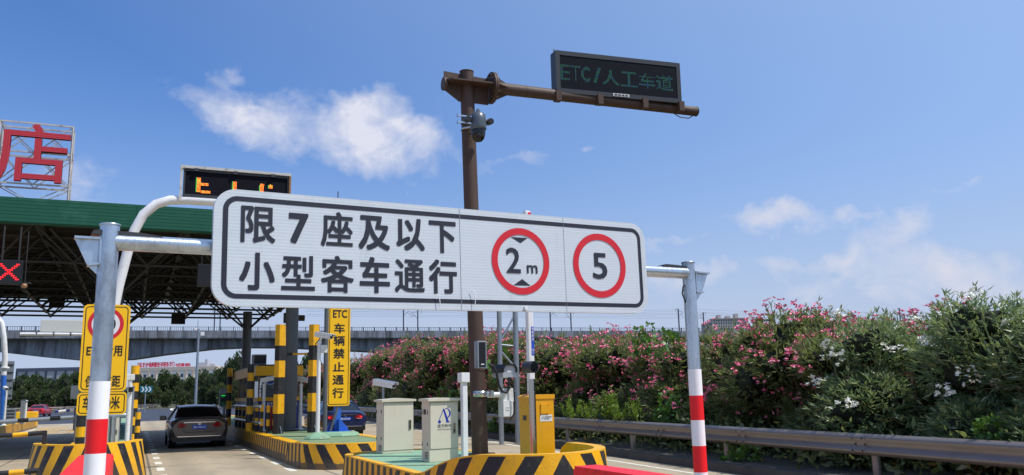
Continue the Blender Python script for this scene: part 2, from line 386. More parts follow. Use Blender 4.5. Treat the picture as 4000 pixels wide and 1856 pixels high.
m_ledg = emis('green_led', S(28, 136, 96), .18)
m_ledb = emis('teal_led', S(40, 88, 170), .2)
m_ledo = emis('orange_led', S(255, 120, 40), 1.6)
m_ledG = emis('bright_green_led', S(40, 230, 90), .8)
m_ledr = emis('red_led', S(255, 30, 40), 2.2)
# ------------------------------------------------------------------ ground, roads, markings
def sheet(name, poly, z, m, parent=None):
    mb = MB(); mb.add([(x, y, z) for x, y in poly], [list(range(len(poly)))]); o = mb.build(name, m); o['kind'] = 'structure'; return o
q = NT('verge_soil'); nz = q.noise(.35, 8, .7, 'Geo'); n2 = q.noise(6, 6, .7, 'Geo')
q.l(q.mix(n2, q.ramp(nz, [(.3, S(70, 82, 44)), (.55, S(98, 92, 66)), (.8, S(120, 108, 84))]), S(60, 66, 40)), q.p.inputs['Base Color']); q.p.inputs['Roughness'].default_value = .95
g = sheet('ground', [(-3000, -300), (3000, -300), (3000, 4500), (-3000, 4500)], -.05, q.m)
q = NT('concrete_pavement'); P = q.n('ShaderNodeNewGeometry').outputs['Position']; sp = q.n('ShaderNodeSeparateXYZ'); q.l(P, sp.inputs[0])
nz = q.noise(.7, 8, .7, 'Geo', (1, .35, 1)); n2 = q.noise(16, 6, .75, 'Geo'); n3 = q.noise(2.2, 7, .75, 'Geo', (1, .5, 1))
c = q.ramp(nz, [(.25, S(142, 128, 106)), (.5, S(180, 164, 136)), (.75, S(198, 182, 152))])
c = q.mix(q.math('MULTIPLY', q.math('GREATER_THAN', n3, .56), .28), c, S(132, 122, 110)); c = q.mix(q.math('MULTIPLY', n2, .45), c, S(140, 130, 116))
for ax, per, off in ((1, 5.0, .7), (0, 3.3, .25)):
    fr = q.math('FRACT', q.math('DIVIDE', q.math('ADD', sp.outputs[ax], off+100), per))
    j = q.math('LESS_THAN', q.math('ABSOLUTE', q.math('SUBTRACT', fr, .5)), .012/per*2.2); c = q.mix(q.math('MULTIPLY', j, .75), c, S(84, 78, 72))
# rubber tracks worn into the lane
tr = q.math('MULTIPLY', q.math('POWER', 2.718, q.math('MULTIPLY', q.math('POWER', q.math('SUBTRACT', sp.outputs[0], 1.1), 2), -9.0)), .3)
tr2 = q.math('MULTIPLY', q.math('POWER', 2.718, q.math('MULTIPLY', q.math('POWER', q.math('SUBTRACT', sp.outputs[0], 2.65), 2), -9.0)), .3)
c = q.mix(q.math('MULTIPLY', q.math('ADD', tr, tr2), q.math('ADD', nz, .4)), c, S(92, 86, 80))
q.l(c, q.p.inputs['Base Color']); q.p.inputs['Roughness'].default_value = .8; q.bump(n2, .25, .01)
sheet('toll_plaza_pavement', [(-40, -40), (9.2, -40), (9.4, 0), (9.75, 12), (10.6, 22), (12.6, 46), (14.4, 70), (-40, 70)], 0, q.m)
q = NT('asphalt'); nz = q.noise(.5, 8, .7, 'Geo', (1, .3, 1)); n2 = q.noise(30, 5, .7, 'Geo')
q.l(q.mix(q.math('MULTIPLY', n2, .5), q.ramp(nz, [(.3, S(52, 56, 68)), (.7, S(70, 73, 83))]), S(44, 47, 55)), q.p.inputs['Base Color']); q.p.inputs['Roughness'].default_value = .7; m_asph = q.m
sheet('asphalt_road', [(-40, 70), (14.4, 70), (17, 100), (22, 150), (34, 220), (70, 300), (60, 310), (26, 230), (10, 175), (-10, 165), (-60, 160), (-60, 70)], .0, m_asph)
q = NT('worn_marking_paint'); nz = q.noise(9, 7, .75, 'Geo')
q.l(q.mix(q.math('MULTIPLY', q.math('GREATER_THAN', nz, .55), .55), S(232, 228, 214), S(180, 168, 148)), q.p.inputs['Base Color']); q.p.inputs['Roughness'].default_value = .6; m_mark = q.m
q = NT('worn_yellow_marking'); nz = q.noise(5, 7, .75, 'Geo')
q.l(q.mix(q.math('MULTIPLY', q.math('GREATER_THAN', nz, .5), .6), S(232, 178, 60), S(190, 168, 130)), q.p.inputs['Base Color']); q.p.inputs['Roughness'].default_value = .6; m_markY = q.m
def stripq(mb, a, b, wd, z=.004):
    a, b = Vector((a[0], a[1])), Vector((b[0], b[1])); d = (b-a).normalized(); n = Vector((-d.y, d.x))*wd/2
    mb.add([(*(a-n), z), (*(a+n), z), (*(b+n), z), (*(b-n), z)], [(3, 2, 1, 0)])
mb = MB()
for X in (.62, 3.1):
    y = 14.2
    while y < 46: stripq(mb, (X, y), (X, y+.95), .16); y += 2.05
stripq(mb, (-5.2, 30), (-5.2, 58), .12); stripq(mb, (-1.75, 28), (-1.75, 60), .12); stripq(mb, (-3.4, 50), (-3.0, 69), .18)
stripq(mb, (-4.6, 50), (-2.2, 69), .2); stripq(mb, (.5, 32.6), (3.1, 33.4), .2); stripq(mb, (8.9, 3), (9.15, 12), .10); stripq(mb, (9.15, 12), (10.0, 22), .10); stripq(mb, (10.0, 22), (12.0, 46), .12)
stripq(mb, (6.35, 19), (6.5, 44), .12)
mb.build('lane_marking', m_mark)['kind'] = 'structure'
mb = MB()
pts = [G(533, 1599), G(575, 1592), G(620, 1587), G(673, 1582.5), G(740, 1579)]
for a, b in zip(pts, pts[1:]): stripq(mb, a, b, .55, .006)
pts = [G(905, 1588), G(760, 1590), G(690, 1593), G(668, 1597), G(672, 1602), G(700, 1606), G(800, 1608)]
for a, b in zip(pts, pts[1:]): stripq(mb, a, b, .45, .006)
pts = [(-10, 72), (-6, 100), (-1, 130)]
for a, b in zip(pts, pts[1:]): stripq(mb, a, b, .3, .006)
mb.build('road_edge_marking', m_mark)['kind'] = 'structure'
mb = MB()
for k in range(9): stripq(mb, (-4.9, 50+k*1.2), (-2.2, 50+k*1.2), .55, .004)
mb.build('rumble_marking', m_markY)['kind'] = 'structure'
# raised kerb below the guardrail
def XG(y): return 9.05+.083*y
mb = MB(); ys = [-6, 0, 6, 12, 20, 30, 45, 70, 110]
prof = [(-.35, 0), (-.32, .15), (0.1, .16), (2.6, .22), (4.5, .2)]
vs = [(XG(y)+dx, y, z) for y in ys for dx, z in prof]; n = len(prof)
mb.add(vs, [(i*n+k, i*n+k+1, (i+1)*n+k+1, (i+1)*n+k) for i in range(len(ys)-1) for k in range(n-1)])
mb.build('kerb', mat('kerb_stone', S(74, 70, 66), .85, 0, .25, 3, S(48, 48, 42), .5, 2))['kind'] = 'structure'

# ------------------------------------------------------------------ toll islands
m_side = stripe_mat('island_side_stripes', .34, .40, .5, False, .42)
m_nose = stripe_mat('island_nose_stripes', .44, .62, .5)
m_nose2 = stripe_mat('island_nose_chevrons', .31, .36, .5)
m_side2 = stripe_mat('far_island_side_stripes', .40, .38, .5, False, .30)
m_nose3 = stripe_mat('booth_island_nose_stripes', .46, .62, .5, False, .40)
def wall_ring(path, zt, th, umap, batter=.05, z0=0.0):
    # striped face outside, painted cap on top; path runs with the outside on its right hand side
    mb = MB(); n = len(path); P = [Vector(p) for p in path]; nor = []
    for i in range(n):
        t = (P[min(i+1, n-1)]-P[max(i-1, 0)]).normalized(); nor.append(Vector((t.y, -t.x)))
    o0 = [(p.x+k.x*batter, p.y+k.y*batter, z0) for p, k in zip(P, nor)]
    o1 = [(p.x, p.y, zt[i]) for i, p in enumerate(P)]
    i1 = [(p.x-k.x*th, p.y-k.y*th, zt[i]) for i, (p, k) in enumerate(zip(P, nor))]
    i0 = [(p.x-k.x*th, p.y-k.y*th, .3) for i, (p, k) in enumerate(zip(P, nor))]
    uv = [(umap[i], 0) for i in range(n)]
    vs = o0+o1; u = [(umap[i], z0-zt[i]) for i in range(n)]+[(umap[i], -.001) for i in range(n)]
    # keep a thin painted lip at the top edge
    mb.add(vs, [(i+1, i, n+i, n+i+1) for i in range(n-1)], 0, True, u)
    mb.add(o1+i1, [(i+1, i, n+i, n+i+1) for i in range(n-1)], 1, False)
    mb.add(i1+i0, [(i+1, i, n+i, n+i+1) for i in range(n-1)], 1, False)
    return mb
def arclen(path, i0):
    s = [0]
    for a, b in zip(path, path[1:]): s.append(s[-1]+hypot(b[0]-a[0], b[1]-a[1]))
    return [v-s[i0] for v in s]
def island(name, label, xl, xr, y0, y1, b, znose, zk, m_s, m_n, rear=.6, group='toll islands between the lanes', ramp=None, batter=.06, dk=None, th=.13):
    cx, a = (xl+xr)/2, (xr-xl)/2; t = thing(name, label, 'toll island', (cx, y0, 0), 0, group)
    K = 28; arc = [(cx-a*cos(pi*k/K), y0+b-b*sin(pi*k/K)) for k in range(K+1)]
    yr = y0+b+1.6
    left = [(xl, yr+.02)]+[(xl, yr-1.45*k/9) for k in range(1, 10)]; right = [(x_, y_) for (x_, y_) in left[::-1]]; right = [(xr, y_) for _, y_ in right]
    path = left+arc+right; mid = len(left)+K//2; um = arclen(path, mid)
    def zz(i, p):
        d = (p[1]-(y0+b))/1.6
        if ramp: d = (p[1]-ramp[0])/ramp[1] if p[0] < cx else (p[1]-ramp[2])/ramp[3]
        k = max(0, min(1, d)); k = k*k*(3-2*k)
        return znose+(zk-znose)*k
    zt = [zz(i, p) for i, p in enumerate(path)]
    wall_ring(path, zt, .14, um, batter).build('nose', [m_n, m_yel], t, True)
    rr = rear
    side = [(xr, yr+.02)]+[(xr, yr+(y1-rr-yr)*k/6) for k in range(1, 7)]+[(xr-rr+rr*cos(radians(15*k)), y1-rr+rr*sin(radians(15*k))) for k in range(1, 7)]+[(xl+rr-rr*sin(radians(15*k)), y1-rr+rr*cos(radians(15*k))) for k in range(0, 7)]+[(xl, yr+(y1-rr-yr)*k/6) for k in range(5, -1, -1)]
    side[-1] = (xl, yr+.02)
    wall_ring(side, [zk]*len(side), th, arclen(side, 0), batter).build('striped_kerb', [m_s, m_yel], t, True)
    deck = [(x, y) for x, y in [(p[0]+(.13 if p[0] < cx else -.13)*(1 if abs(p[0]-cx) > .1 else 0), p[1]+(.13 if p[1] < y0+b else 0)) for p in path]]
    deck += [(xr-.13, y1-rr), (xr-rr*.6, y1-.13*2), (xl+rr*.6, y1-.13*2), (xl+.13, y1-rr)]
    MB().hprism(deck[::1], .02, zk-.012).build('deck', dk or m_deck, t, True)
    return t
island('toll_island', 'nearest island with two cream cabinets, green deck and hazard striped nose', 3.42, 5.66, 8.9, 15.9, 1.5, .80, .49, m_side, m_nose, ramp=(9.3, 1.75, 10.75, .4), rear=.9)
island('toll_island', 'island under the canopy carrying the toll booth and the tall yellow sign', 3.36, 5.75, 18.0, 62, 1.0, .53, .48, m_side2, m_nose3, rear=.8, dk=m_deck2, th=.26)
island('toll_island', 'island with the yellow speed sign, its bold chevron nose behind the left gantry post', -1.44, .17, 14.75, 60, 1.15, .87, .45, m_side2, m_nose2, rear=.6, batter=.13)
t = thing('toll_island', 'farthest island at the left edge with yellow kerb and white and blue pole', 'toll island', (-6.8, 44, 0), 0, 'toll islands between the lanes')
path = [(-5.55, 30+i*4) for i in range(9)]
wall_ring(path, [.48]*9, .13, arclen(path, 0)).build('striped_kerb', [m_side, m_yel], t, True)
MB().box(-8.2, -5.68, 28, 62, .02, .47).build('deck', m_deck, t, True)
MB().bbox(-6.9, -5.5, 61.2, 62.4, .1, 1.0, .06).build('end_block', m_yel, t, True)

# ------------------------------------------------------------------ red low walls at the gantry feet
def redwall(label, x0, x1, y0, y1, z):
    t = thing('red_barrier', label, 'barrier', ((x0+x1)/2, y0, 0), 0, 'red concrete barriers at the gantry feet')
    n = 8; cx, r = (x0+x1)/2, (x1-x0)/2
    poly = [(x0, y0), (x1, y0)]+[(cx+r*cos(pi*k/n), y1-r+r*sin(pi*k/n)) for k in range(n+1)] if 'rounded' in label else [(x0, y0), (x1, y0), (x1, y1), (x0, y1)]
    MB().hprism(poly, 0, z-.03).build('wall', m_redp, t, True)
    MB().hprism([(cx+(x-cx)*.96, (y0+y1)/2+(y-(y0+y1)/2)*.995) for x, y in poly], z-.03, z).build('cap', m_redp, t, True)
pa, pb = G(2236, 1816, .76), G(2540, 1855, .76)
redwall('bright red painted block beside the right gantry post', pa[0], pa[0]+.29, 3.5, pa[1]-.02, .75)
redwall('rounded red painted block behind the left gantry post', -.68, -.22, 8.0, 13.9, .76)
# ------------------------------------------------------------------ height limit gantry and its sign
SC, SYAW, SROLL, SW, SH = np.array([2.0064, 5.4006, 2.4131]), radians(6.6236), radians(-.7469), 3.276, .7103
Ms = Matrix.Translation(SC) @ Euler((0, SROLL, SYAW)).to_matrix().to_4x4()
Mi = Ms.inverted(); SN = np.array(Ms.to_3x3() @ Vector((0, -1, 0)))
def SL(px, py, off=0.0):
    p = Mi @ Vector(PLANE(px, py, np.array(Ms @ Vector((0, off, 0))), SN)); return p.x, p.z
def Z7(x, y): return 800+x/2.173, 700+y/2.173
def Z2(x, y): return 1720+x/2.779, 800+y/2.779
t = thing('height_limit_sign', 'long white sign with black Chinese lettering, 2 m height limit and 5 speed limit rings', 'road sign', SC, rot=(0, SROLL, SYAW))
q = NT('white_sign_sheet'); q.p.inputs['Roughness'].default_value = .42
tc = q.n('ShaderNodeTexCoord'); sp = q.n('ShaderNodeSeparateXYZ'); q.l(tc.outputs['Object'], sp.inputs[0])
rib = q.math('SINE', q.math('MULTIPLY', sp.outputs[2], 2*pi/.0205)); nz = q.noise(3, 6, .65, stretch=(1, 1, 3)); n2 = q.noise(40, 4, .7)
c = q.mix(nz, S(190, 200, 210), S(210, 217, 224)); c = q.mix(q.math('MULTIPLY', q.math('GREATER_THAN', n2, .68), .5), c, S(232, 234, 238))
c = q.mix(q.math('MULTIPLY', q.math('GREATER_THAN', rib, .55), .035), c, S(170, 178, 186))
q.l(c, q.p.inputs['Base Color']); gr = q.noise(2.2, 7, .75, stretch=(1.6, 1, .12)); c = q.mix(q.math('MULTIPLY', q.math('SUBTRACT', gr, .55), 2.2, clamp=True), c, S(158, 162, 164)); sc2 = q.noise(1.5, 5, .8, stretch=(.25, 1, 22)); c = q.mix(q.math('MULTIPLY', q.math('GREATER_THAN', sc2, .70), .35), c, S(238, 240, 244)); q.l(c, q.p.inputs['Base Color']); q.bump(rib, .07, .003); m_sheet = q.m
hx, hz = SW/2, SH/2; xs, _ = SL(1799, 1000)
out = rrect(-hx, hx, -hz, hz, .13)
MB().prism(out, 0, .035, 0).build('panel', m_sheet, t)
b0, b1 = rrect(-hx+.052, hx-.045, -hz+.046, hz-.042, .085), rrect(-hx+.083, hx-.074, -hz+.075, hz-.072, .056)
def shift(pl): return [(x, z-(.006 if x > xs else 0)) for x, z in pl]
MB().ring(b0, b1, -.002).build('border', m_navy, t)
mb = MB()
rows = [('限', 305, 600, 232, 542), ('7', 712, 880, 290, 548), ('座', 985, 1255, 280, 575), ('及', 1305, 1570, 312, 603), ('以', 1625, 1865, 334, 608), ('下', 1902, 2130, 357, 627),
        ('小', 292, 594, 624, 944), ('型', 650, 935, 648, 945), ('客', 986, 1264, 652, 964), ('车', 1315, 1570, 662, 967), ('通', 1612, 1865, 682, 963), ('行', 1902, 2140, 684, 973)]
for ch, a, b, c_, d in rows:
    m_ = ((a+b)/2, (c_+d)/2); x0, _ = SL(*Z7(a, m_[1])); x1, _ = SL(*Z7(b, m_[1])); _, z1 = SL(*Z7(m_[0], c_)); _, z0 = SL(*Z7(m_[0], d))
    text(mb, ch, x0, x1, z0, z1, -.002, 0, .019 if ch in '限座客通型' else .026)
for ch, a, b, c_, d in (('2', 713, 868, 468, 742), ('m', 938, 1053, 657, 745), ('5', 1652, 1808, 525, 805)):
    m_ = ((a+b)/2, (c_+d)/2); x0, _ = SL(*Z2(a, m_[1])); x1, _ = SL(*Z2(b, m_[1])); _, z1 = SL(*Z2(m_[0], c_)); _, z0 = SL(*Z2(m_[0], d))
    text(mb, ch, x0, x1, z0, z1, -.003, 0, .012)
for tri in (((765, 350), (945, 362), (868, 418)), ((793, 874), (887, 807), (978, 879))):
    p = [SL(*Z2(*k)) for k in tri]
    mb.add([(x, -.002, z) for x, z in p], [(0, 1, 2)] if tri[0][1] < 500 else [(0, 1, 2)])
mb.build('lettering', m_navy, t)
for (xl, xr, yt, yb) in ((548, 1188, 262, 968), (1430, 2018, 325, 998)):
    xm, ym = (xl+xr)/2, (yt+yb)/2; x0, _ = SL(*Z2(xl, ym-20)); x1, _ = SL(*Z2(xr, ym+20)); _, z1 = SL(*Z2(xm-15, yt)); _, z0 = SL(*Z2(xm+15, yb))
    r = ((x1-x0)+(z1-z0))/4; MB().ring(circ((x0+x1)/2, (z0+z1)/2, r), circ((x0+x1)/2, (z0+z1)/2, r*.80), -.004).build('red_ring', m_red, t)
mb = MB()
m_seam = mat('seam_grey', S(166, 173, 180), .6)  # plain even grey of the panel seams
for px, wd in ((1799, .0022), (2206, .0012)):
    x, _ = SL(px, 1020); MB().box(x-wd/2, x+wd/2, -.003, -.001, -hz, hz).build('panel_seam', m_seam, t)
for (px, py, s) in ((1712, 1195, .5), (1850, 1185, .6)):
    x, z = SL(px, py); mb = MB(); mb.tube([(x-.02, -.012, z+.075*s*2), (x-.002, -.02, z+.07*s*2), (x+.004, -.02, z+.02), (x, -.018, z-.02)], .0028, 6); mb.build('tape_scrap', m_white, t)
x, z = SL(2050, 1205); mb = MB(); mb.bbox(x-.01, x+.012, -.02, 0, z-.012, z+.012, .003)
mb.build('tape_scrap', m_white, t)

g = thing('height_limit_gantry', 'galvanised height limit gantry frame with red and white banded posts', 'gantry', tuple(SC*[1, 1, 0]), 0)
off = .10
def SP(px, py, o=off):
    x, z = SL(px, py, o); return Ms @ Vector((x, o, z))
pL = SP(426, 945); pR = SP(2690, 1068)
rl, rr_ = .0525, .0525
mb = MB(); pl2 = SP(440, 946); mb.tube([pL, SP(1000, 976), SP(1700, 1012), pR], .047, 20); mb.build('crossbar', m_galv, g, True)
for (px0, P0, ytop, bands) in ((410, pL, 884, ((1490, 1637, 1), (1637, 1771, 2), (1771, 1990, 1), (1990, 2200, 2))), (2700, pR, 1030, ((1443, 1545, 1), (1545, 1641, 2), (1641, 1741, 1), (1741, 1844, 2), (1844, 1990, 1)))):
    x, y = P0.x, P0.y; z1 = ZAT(x, y, ytop)
    mb = MB(); mb.cyl((x, y, 0), (x, y, z1), rl, n=28); mb.lathe([(rl, z1), (rl+.004, z1+.002), (rl+.004, z1+.012), (0.001, z1+.016)], (x, y, 0), 28)
    po = mb.build('post', m_galv, g, True)
    for a, b, k in bands:
        zb, zt = max(.3, ZAT(x, y, b)), ZAT(x, y, a)
        bb = MB().cyl((x, y, zb), (x, y, zt), rl+.0015, n=28, caps=False).build('band', m_band_w if k == 1 else m_band_r, None)
        for v in bb.data.vertices: v.co = TM[g.name].inverted() @ v.co
        bb.parent = po
# side flange brackets and lamp plates
ux = Vector((cos(SYAW), sin(SYAW), 0)); uy = Vector((-sin(SYAW), cos(SYAW), 0))
for P0, sgn, pts in ((pL, -1, ((290, 928), (392, 934), (388, 1032), (340, 1036), (398, 1092))), (pR, 1, ((2762, 1070), (2708, 1064), (2712, 1142), (2740, 1143), (2714, 1186)))):
    q5 = [SP(*p) for p in pts]; a, b, c_, d, e = q5
    mb = MB(); th = uy*.006
    def plate(vs, w=th):
        n = len(vs); mb.add([v-w for v in vs]+[v+w for v in vs], [list(range(n)), list(range(n, 2*n))[::-1]]+[((i+1) % n, i, n+i, n+(i+1) % n) for i in range(n)])
    plate([a, b, c_, d]); zt = Vector((0, 0, .006))
    for s0, s1 in ((a, b), (d, c_)):
        w_ = uy*.035; mb.add([s0-w_-zt, s1-w_-zt, s1+w_-zt, s0+w_-zt, s0-w_+zt, s1-w_+zt, s1+w_+zt, s0+w_+zt], [(0, 3, 2, 1), (4, 5, 6, 7), (0, 1, 5, 4), (1, 2, 6, 5), (2, 3, 7, 6), (3, 0, 4, 7)])
    w_ = uy*.035; k_ = ux*.005; mb.add([b-w_-k_, b+w_-k_, c_+w_-k_, c_-w_-k_, b-w_+k_, b+w_+k_, c_+w_+k_, c_-w_+k_], [(0, 3, 2, 1), (4, 5, 6, 7), (0, 1, 5, 4), (1, 2, 6, 5), (2, 3, 7, 6), (3, 0, 4, 7)])
    plate([d, c_, e])
    mb.build('flange_bracket', m_galv, g, True)
for a, b, y in ((352, 640, 915), (2560, 2680, 1046)):
    A, B = SP(a, y, .17), SP(b, y+14 if a < 1000 else y, .17)
    d = (B-A); L_ = d.length; T = Matrix.Translation((A+B)/2) @ Euler((0, SROLL, SYAW)).to_matrix().to_4x4()
    mb = MB(); mb.prism([(-L_/2, -.015), (L_/2, -.022), (L_/2*.8, -.006), (L_/2*.3, .006), (-L_/2*.8, .012), (-L_/2*.95, .006)], -.1, .12)
    mb.v = [tuple(T @ Vector(p)) for p in mb.v]; mb.build('lamp_plate', m_dgrey, g, True)
c0 = SP(2684, 1106, .1); MB().tube([c0, c0+ux*-.045+Vector((0, 0, -.03)), c0+ux*-.06+Vector((0, 0, -.09)), c0+ux*-.03+Vector((0, 0, -.16)), c0+Vector((0, 0, -.19))], .006, 6).build('cable', m_dgrey, g, True)

# ------------------------------------------------------------------ brown mast with arm
KM = .96; MX, MY = 5.5*KM+.03, 14.0*KM
t = thing('sign_mast', 'tall brown steel mast with one long horizontal arm over the lane', 'mast', (MX, MY, 0))
zt = ZAT(MX, MY, 285); AZ = EYE+5.66*KM
tip = np.array([10.38*KM, 13.80*KM, AZ])
LX = -.14; mb = MB(); mb.cyl((MX, MY, .3), (MX+LX, MY+.04, zt), .137, .123, 28); mb.lathe([(.123, zt), (.129, zt+.002), (.129, zt+.02), (.01, zt+.03)], (MX+LX, MY+.04, 0), 28); mb.cyl((MX, MY, .47), (MX, MY, .52), .25, n=24); mb.build('pole', m_brown, t, True)
MX = MX+LX*AZ/zt
mb = MB(); mb.cyl((MX+.42, MY-.02, AZ), tip, .112, .094, 24); mb.cyl(tip, tip+np.array([.015, 0, 0]), .1, n=24)
mb.tube([tip+np.array([-.55, 0, -.09]), tip+np.array([-.4, -.02, -.17]), tip+np.array([-.2, -.02, -.17]), tip+np.array([-.05, 0, -.08])], .01, 6, 0); mb.build('arm', m_brown, t, True)
mb = MB(); hexp = [(-.50, -.06), (-.40, -.22), (-.13, -.30), (.42, -.23), (.42, .23), (-.13, .17), (-.50, .06)]
mb.prism([(MX+x, AZ+z-.03) for x, z in [(-.44, -.10), (-.16, -.29), (.40, -.29), (.40, .20), (-.44, .24)]], MY+.02, MY+.045)
mb.hprism([(MX-.46, MY-.10), (MX-.36, MY-.22), (MX+.40, MY-.26), (MX+.40, MY+.24), (MX-.36, MY+.22), (MX-.46, MY+.10)], AZ-.012, AZ+.012)
mb.cyl((MX-.47, MY, AZ-.04), (MX-.42, MY, AZ-.04), .12, n=20); mb.box(MX-.1, MX+.1, MY-.30, MY-.1, AZ-.2, AZ-.19) if 0 else None
mb.build('arm_bracket', m_brown, t, True)
mb = MB(); 
for k, x in enumerate((.42, .455)): mb.cyl((MX+x, MY-.02, AZ-.01), (MX+x+.028, MY-.02, AZ-.01), .29, n=32)
for k in range(12): a = 2*pi*k/12; mb.cyl((MX+.39, MY-.02+.24*cos(a), AZ-.01+.24*sin(a)), (MX+.52, MY-.02+.24*cos(a), AZ-.01+.24*sin(a)), .018, n=6)
for dy, dz in ((0, .19), (0, -.19), (.19, 0), (-.19, 0)):
    n_ = Vector((0, -dz, dy)).normalized()*.008; A = Vector((MX+.48, MY-.02+dy*.5, AZ+dz*.5)); B = Vector((MX+.48, MY-.02+dy*1.35, AZ+dz*1.35)); C_ = Vector((MX+.78, MY-.02+dy*.5, AZ+dz*.5))
    mb.add([A-n_, B-n_, C_-n_, A+n_, B+n_, C_+n_], [(0, 1, 2), (3, 5, 4), (0, 2, 5, 3), (1, 4, 5, 2), (0, 3, 4, 1)])
mb.build('flange', m_brown, t, True)
MX = 5.5*KM+.03
# LED lane board standing on the arm
LC = np.array([8.5351*KM, 13.7157*KM, EYE+6.1327*KM]); LR = (radians(2.2), radians(-1.07), radians(-3.8))
Ml = Matrix.Translation(LC) @ Euler(LR).to_matrix().to_4x4(); LN = np.array(Ml.to_3x3() @ Vector((0, -1, 0))); Mli = Ml.inverted()
def LL(px, py): p = Mli @ Vector(PLANE(px, py, LC, LN)); return p.x, p.z
t = thing('led_lane_board', 'black LED board reading ETC/人工车道 in green dots on the brown mast arm', 'led sign', LC, rot=LR)
W_, H_ = 2.776*KM, .8485*KM; hw, hh = W_/2, H_/2
MB().prism(rrect(-hw, hw, -hh, hh, .015, 2), .012, .24).build('housing', m_dgrey, t)
fr = .085
mb = MB(); mb.ring(rrect(-hw, hw, -hh, hh, .015, 2), rrect(-hw+fr, hw-fr, -hh+fr, hh-fr, .01, 2), 0)
o_, i_ = rrect(-hw, hw, -hh, hh, .015, 2), rrect(-hw+fr, hw-fr, -hh+fr, hh-fr, .01, 2); n = len(o_)
mb.add([(x, 0, z) for x, z in o_]+[(x, .012, z) for x, z in o_], [((i+1) % n, i, n+i, n+(i+1) % n) for i in range(n)])
mb.add([(x, 0, z) for x, z in i_]+[(x, .012, z) for x, z in i_], [(i, (i+1) % n, n+(i+1) % n, n+i) for i in range(n)])
mb.build('frame', m_dgrey, t)
MB().prism(rrect(-hw+fr, hw-fr, -hh+fr, hh-fr, .01, 2), .0085, .0115).build('screen', mat('led_screen_black', S(16, 20, 32), .8, 0, .1, 30, spec=.15), t)
mbd = MB(); random.seed(3)
def zl(x, y): return LL(2150+x/4.596, 180+y/4.596)
cells = [('E', 180, 350, 7), ('T', 365, 545, 7), ('C', 553, 715, 7), ('/', 772, 908, 7), ('人', 930, 1238, 14), ('工', 1258, 1562, 14), ('车', 1588, 1878, 14), ('道', 1898, 2198, 15)]
zc_ = zl(1200, 540)[1]; _, zt_ = zl(300, 325); hgt = .30
for ch, a, b, nx in cells:
    xm = (a+b)/2; ym = 435+(xm-260)*.098; x0 = zl(a, ym)[0]; x1 = zl(b, ym)[0]
    if ch in '人工车道': ny = 16
    else: ny = 14
    z0 = -.185 if ch in 'ETC/' else -.205; 
    for i, j in raster(ch, nx, ny, .02 if ch in 'ETC/人工' else .006):
        cx_, cz_ = x0+(i+.5)*(x1-x0)/nx, z0+(j+.5)*hgt/ny+.03; s_ = .0078
        mbd.quad((cx_-s_, .007, cz_-s_), (cx_+s_, .007, cz_-s_), (cx_+s_, .007, cz_+s_), (cx_-s_, .007, cz_+s_), 1 if random.random() < .25 else 0)
mbd.build('led_text', [m_ledg, m_ledb], t)
mb = MB(); mb.box(-.17, .17, -.012, .0, -hh+.02, -hh+.075, 0); text(mb, '高速信息', -.15, .15, -hh+.028, -hh+.068, -.014, 1, .02); mb.build('maker_plate', [m_white, m_sgnk], t)
for px in (2183, 2345, 2520, 2668):
    x, _ = LL(px, 400); x = min(x, hw-.02)
    MB().prism([(x-.06, -hh+.03), (x+.06, -hh+.03), (x+.05, -hh-.16), (x-.05, -hh-.16)], -.035, -.004).prism([(x-.06, -hh-.004), (x+.06, -hh-.004), (x+.06, -hh-.16), (x-.06, -hh-.16)], .0, .12).build('bracket', m_brown, t)
MB().cyl((-hw+.02, .1, hh), (-hw+.02, .1, hh+.05), .02, n=8).build('eye_bolt', m_galvd, t); MB().cyl((hw-.2, .1, hh), (hw-.2, .1, hh+.025), .05, n=12).build('aerial_puck', m_galvd, t)

# dome camera on the mast
px, py = 1868, 500
base = DP(1868, 474, 14.1)
t = thing('dome_camera', 'grey dome camera with two side lamps strapped to the brown mast', 'camera', tuple(base))
mb = MB(); mb.lathe([(.001, .23), (.025, .22), (.045, .16), (.10, .14), (.13, .11), (.14, .02), (.145, -.13), (.135, -.16), (.001, -.16)], n=24); mb.build('housing', mat('dome_housing_grey', S(86, 95, 104), .35, .2, .08, 8), t)
mb = MB(); mb.lathe([(.125, -.16), (.125, -.24), (.10, -.32), (.055, -.365), (.001, -.38)], n=24); d_ = mb.build('dome', m_glassd, t)
mb = MB(); mb.bbox(-.06, .06, -.118, -.02, -.31, -.21, .02); mb.build('lens_block', m_black, t)
for s in (-1, 1):
    mb = MB(); mb.cyl((.14*s, .0, .02), (.19*s, .0, .02), .03, n=10); mb.cyl((.21*s, .06, .02), (.21*s, -.08, .0), .055, n=18, m=0); mb.cyl((.21*s, -.081, .0), (.21*s, -.083, .0), .045, n=18, m=1); mb.build('side_lamp', [m_dgrey, m_black], t)
mb = MB()
for z in (.06, -.06): mb.box(-.37, -.10, -.03, .0, z-.012, z+.012); mb.box(-.39, -.37, -.05, .02, z-.025, z+.025)
for z in (.06, -.06): mb.lathe([(.137, z-.015), (.14, z-.015), (.14, z+.015), (.137, z+.015)], (MX-.13-base[0], MY-base[1], 0), 24)
mb.build('pole_strap', m_galv, t)
# speaker
b = DP(1884, 1385, 13.85)
t = thing('speaker_box', 'narrow black speaker in a grey frame strapped to the brown mast', 'speaker', tuple(b), radians(10))
MB().bbox(-.085, .085, 0, .12, -.22, .22, .008).build('cabinet', m_galvd, t); MB().box(-.062, .062, -.006, .0, -.2, .2).box(-.03, .03, -.009, -.006, -.165, -.15, 1).build('grille', [m_black, m_white], t)
mb = MB()
for z in (.19, -.20): mb.lathe([(.143, z-.01), (.146, z-.01), (.146, z+.01), (.143, z+.01)], (MX-b[0], MY-b[1], 0), 24)
o_ = mb.build('strap', m_galv, t); o_.rotation_euler = (0, 0, -radians(10))
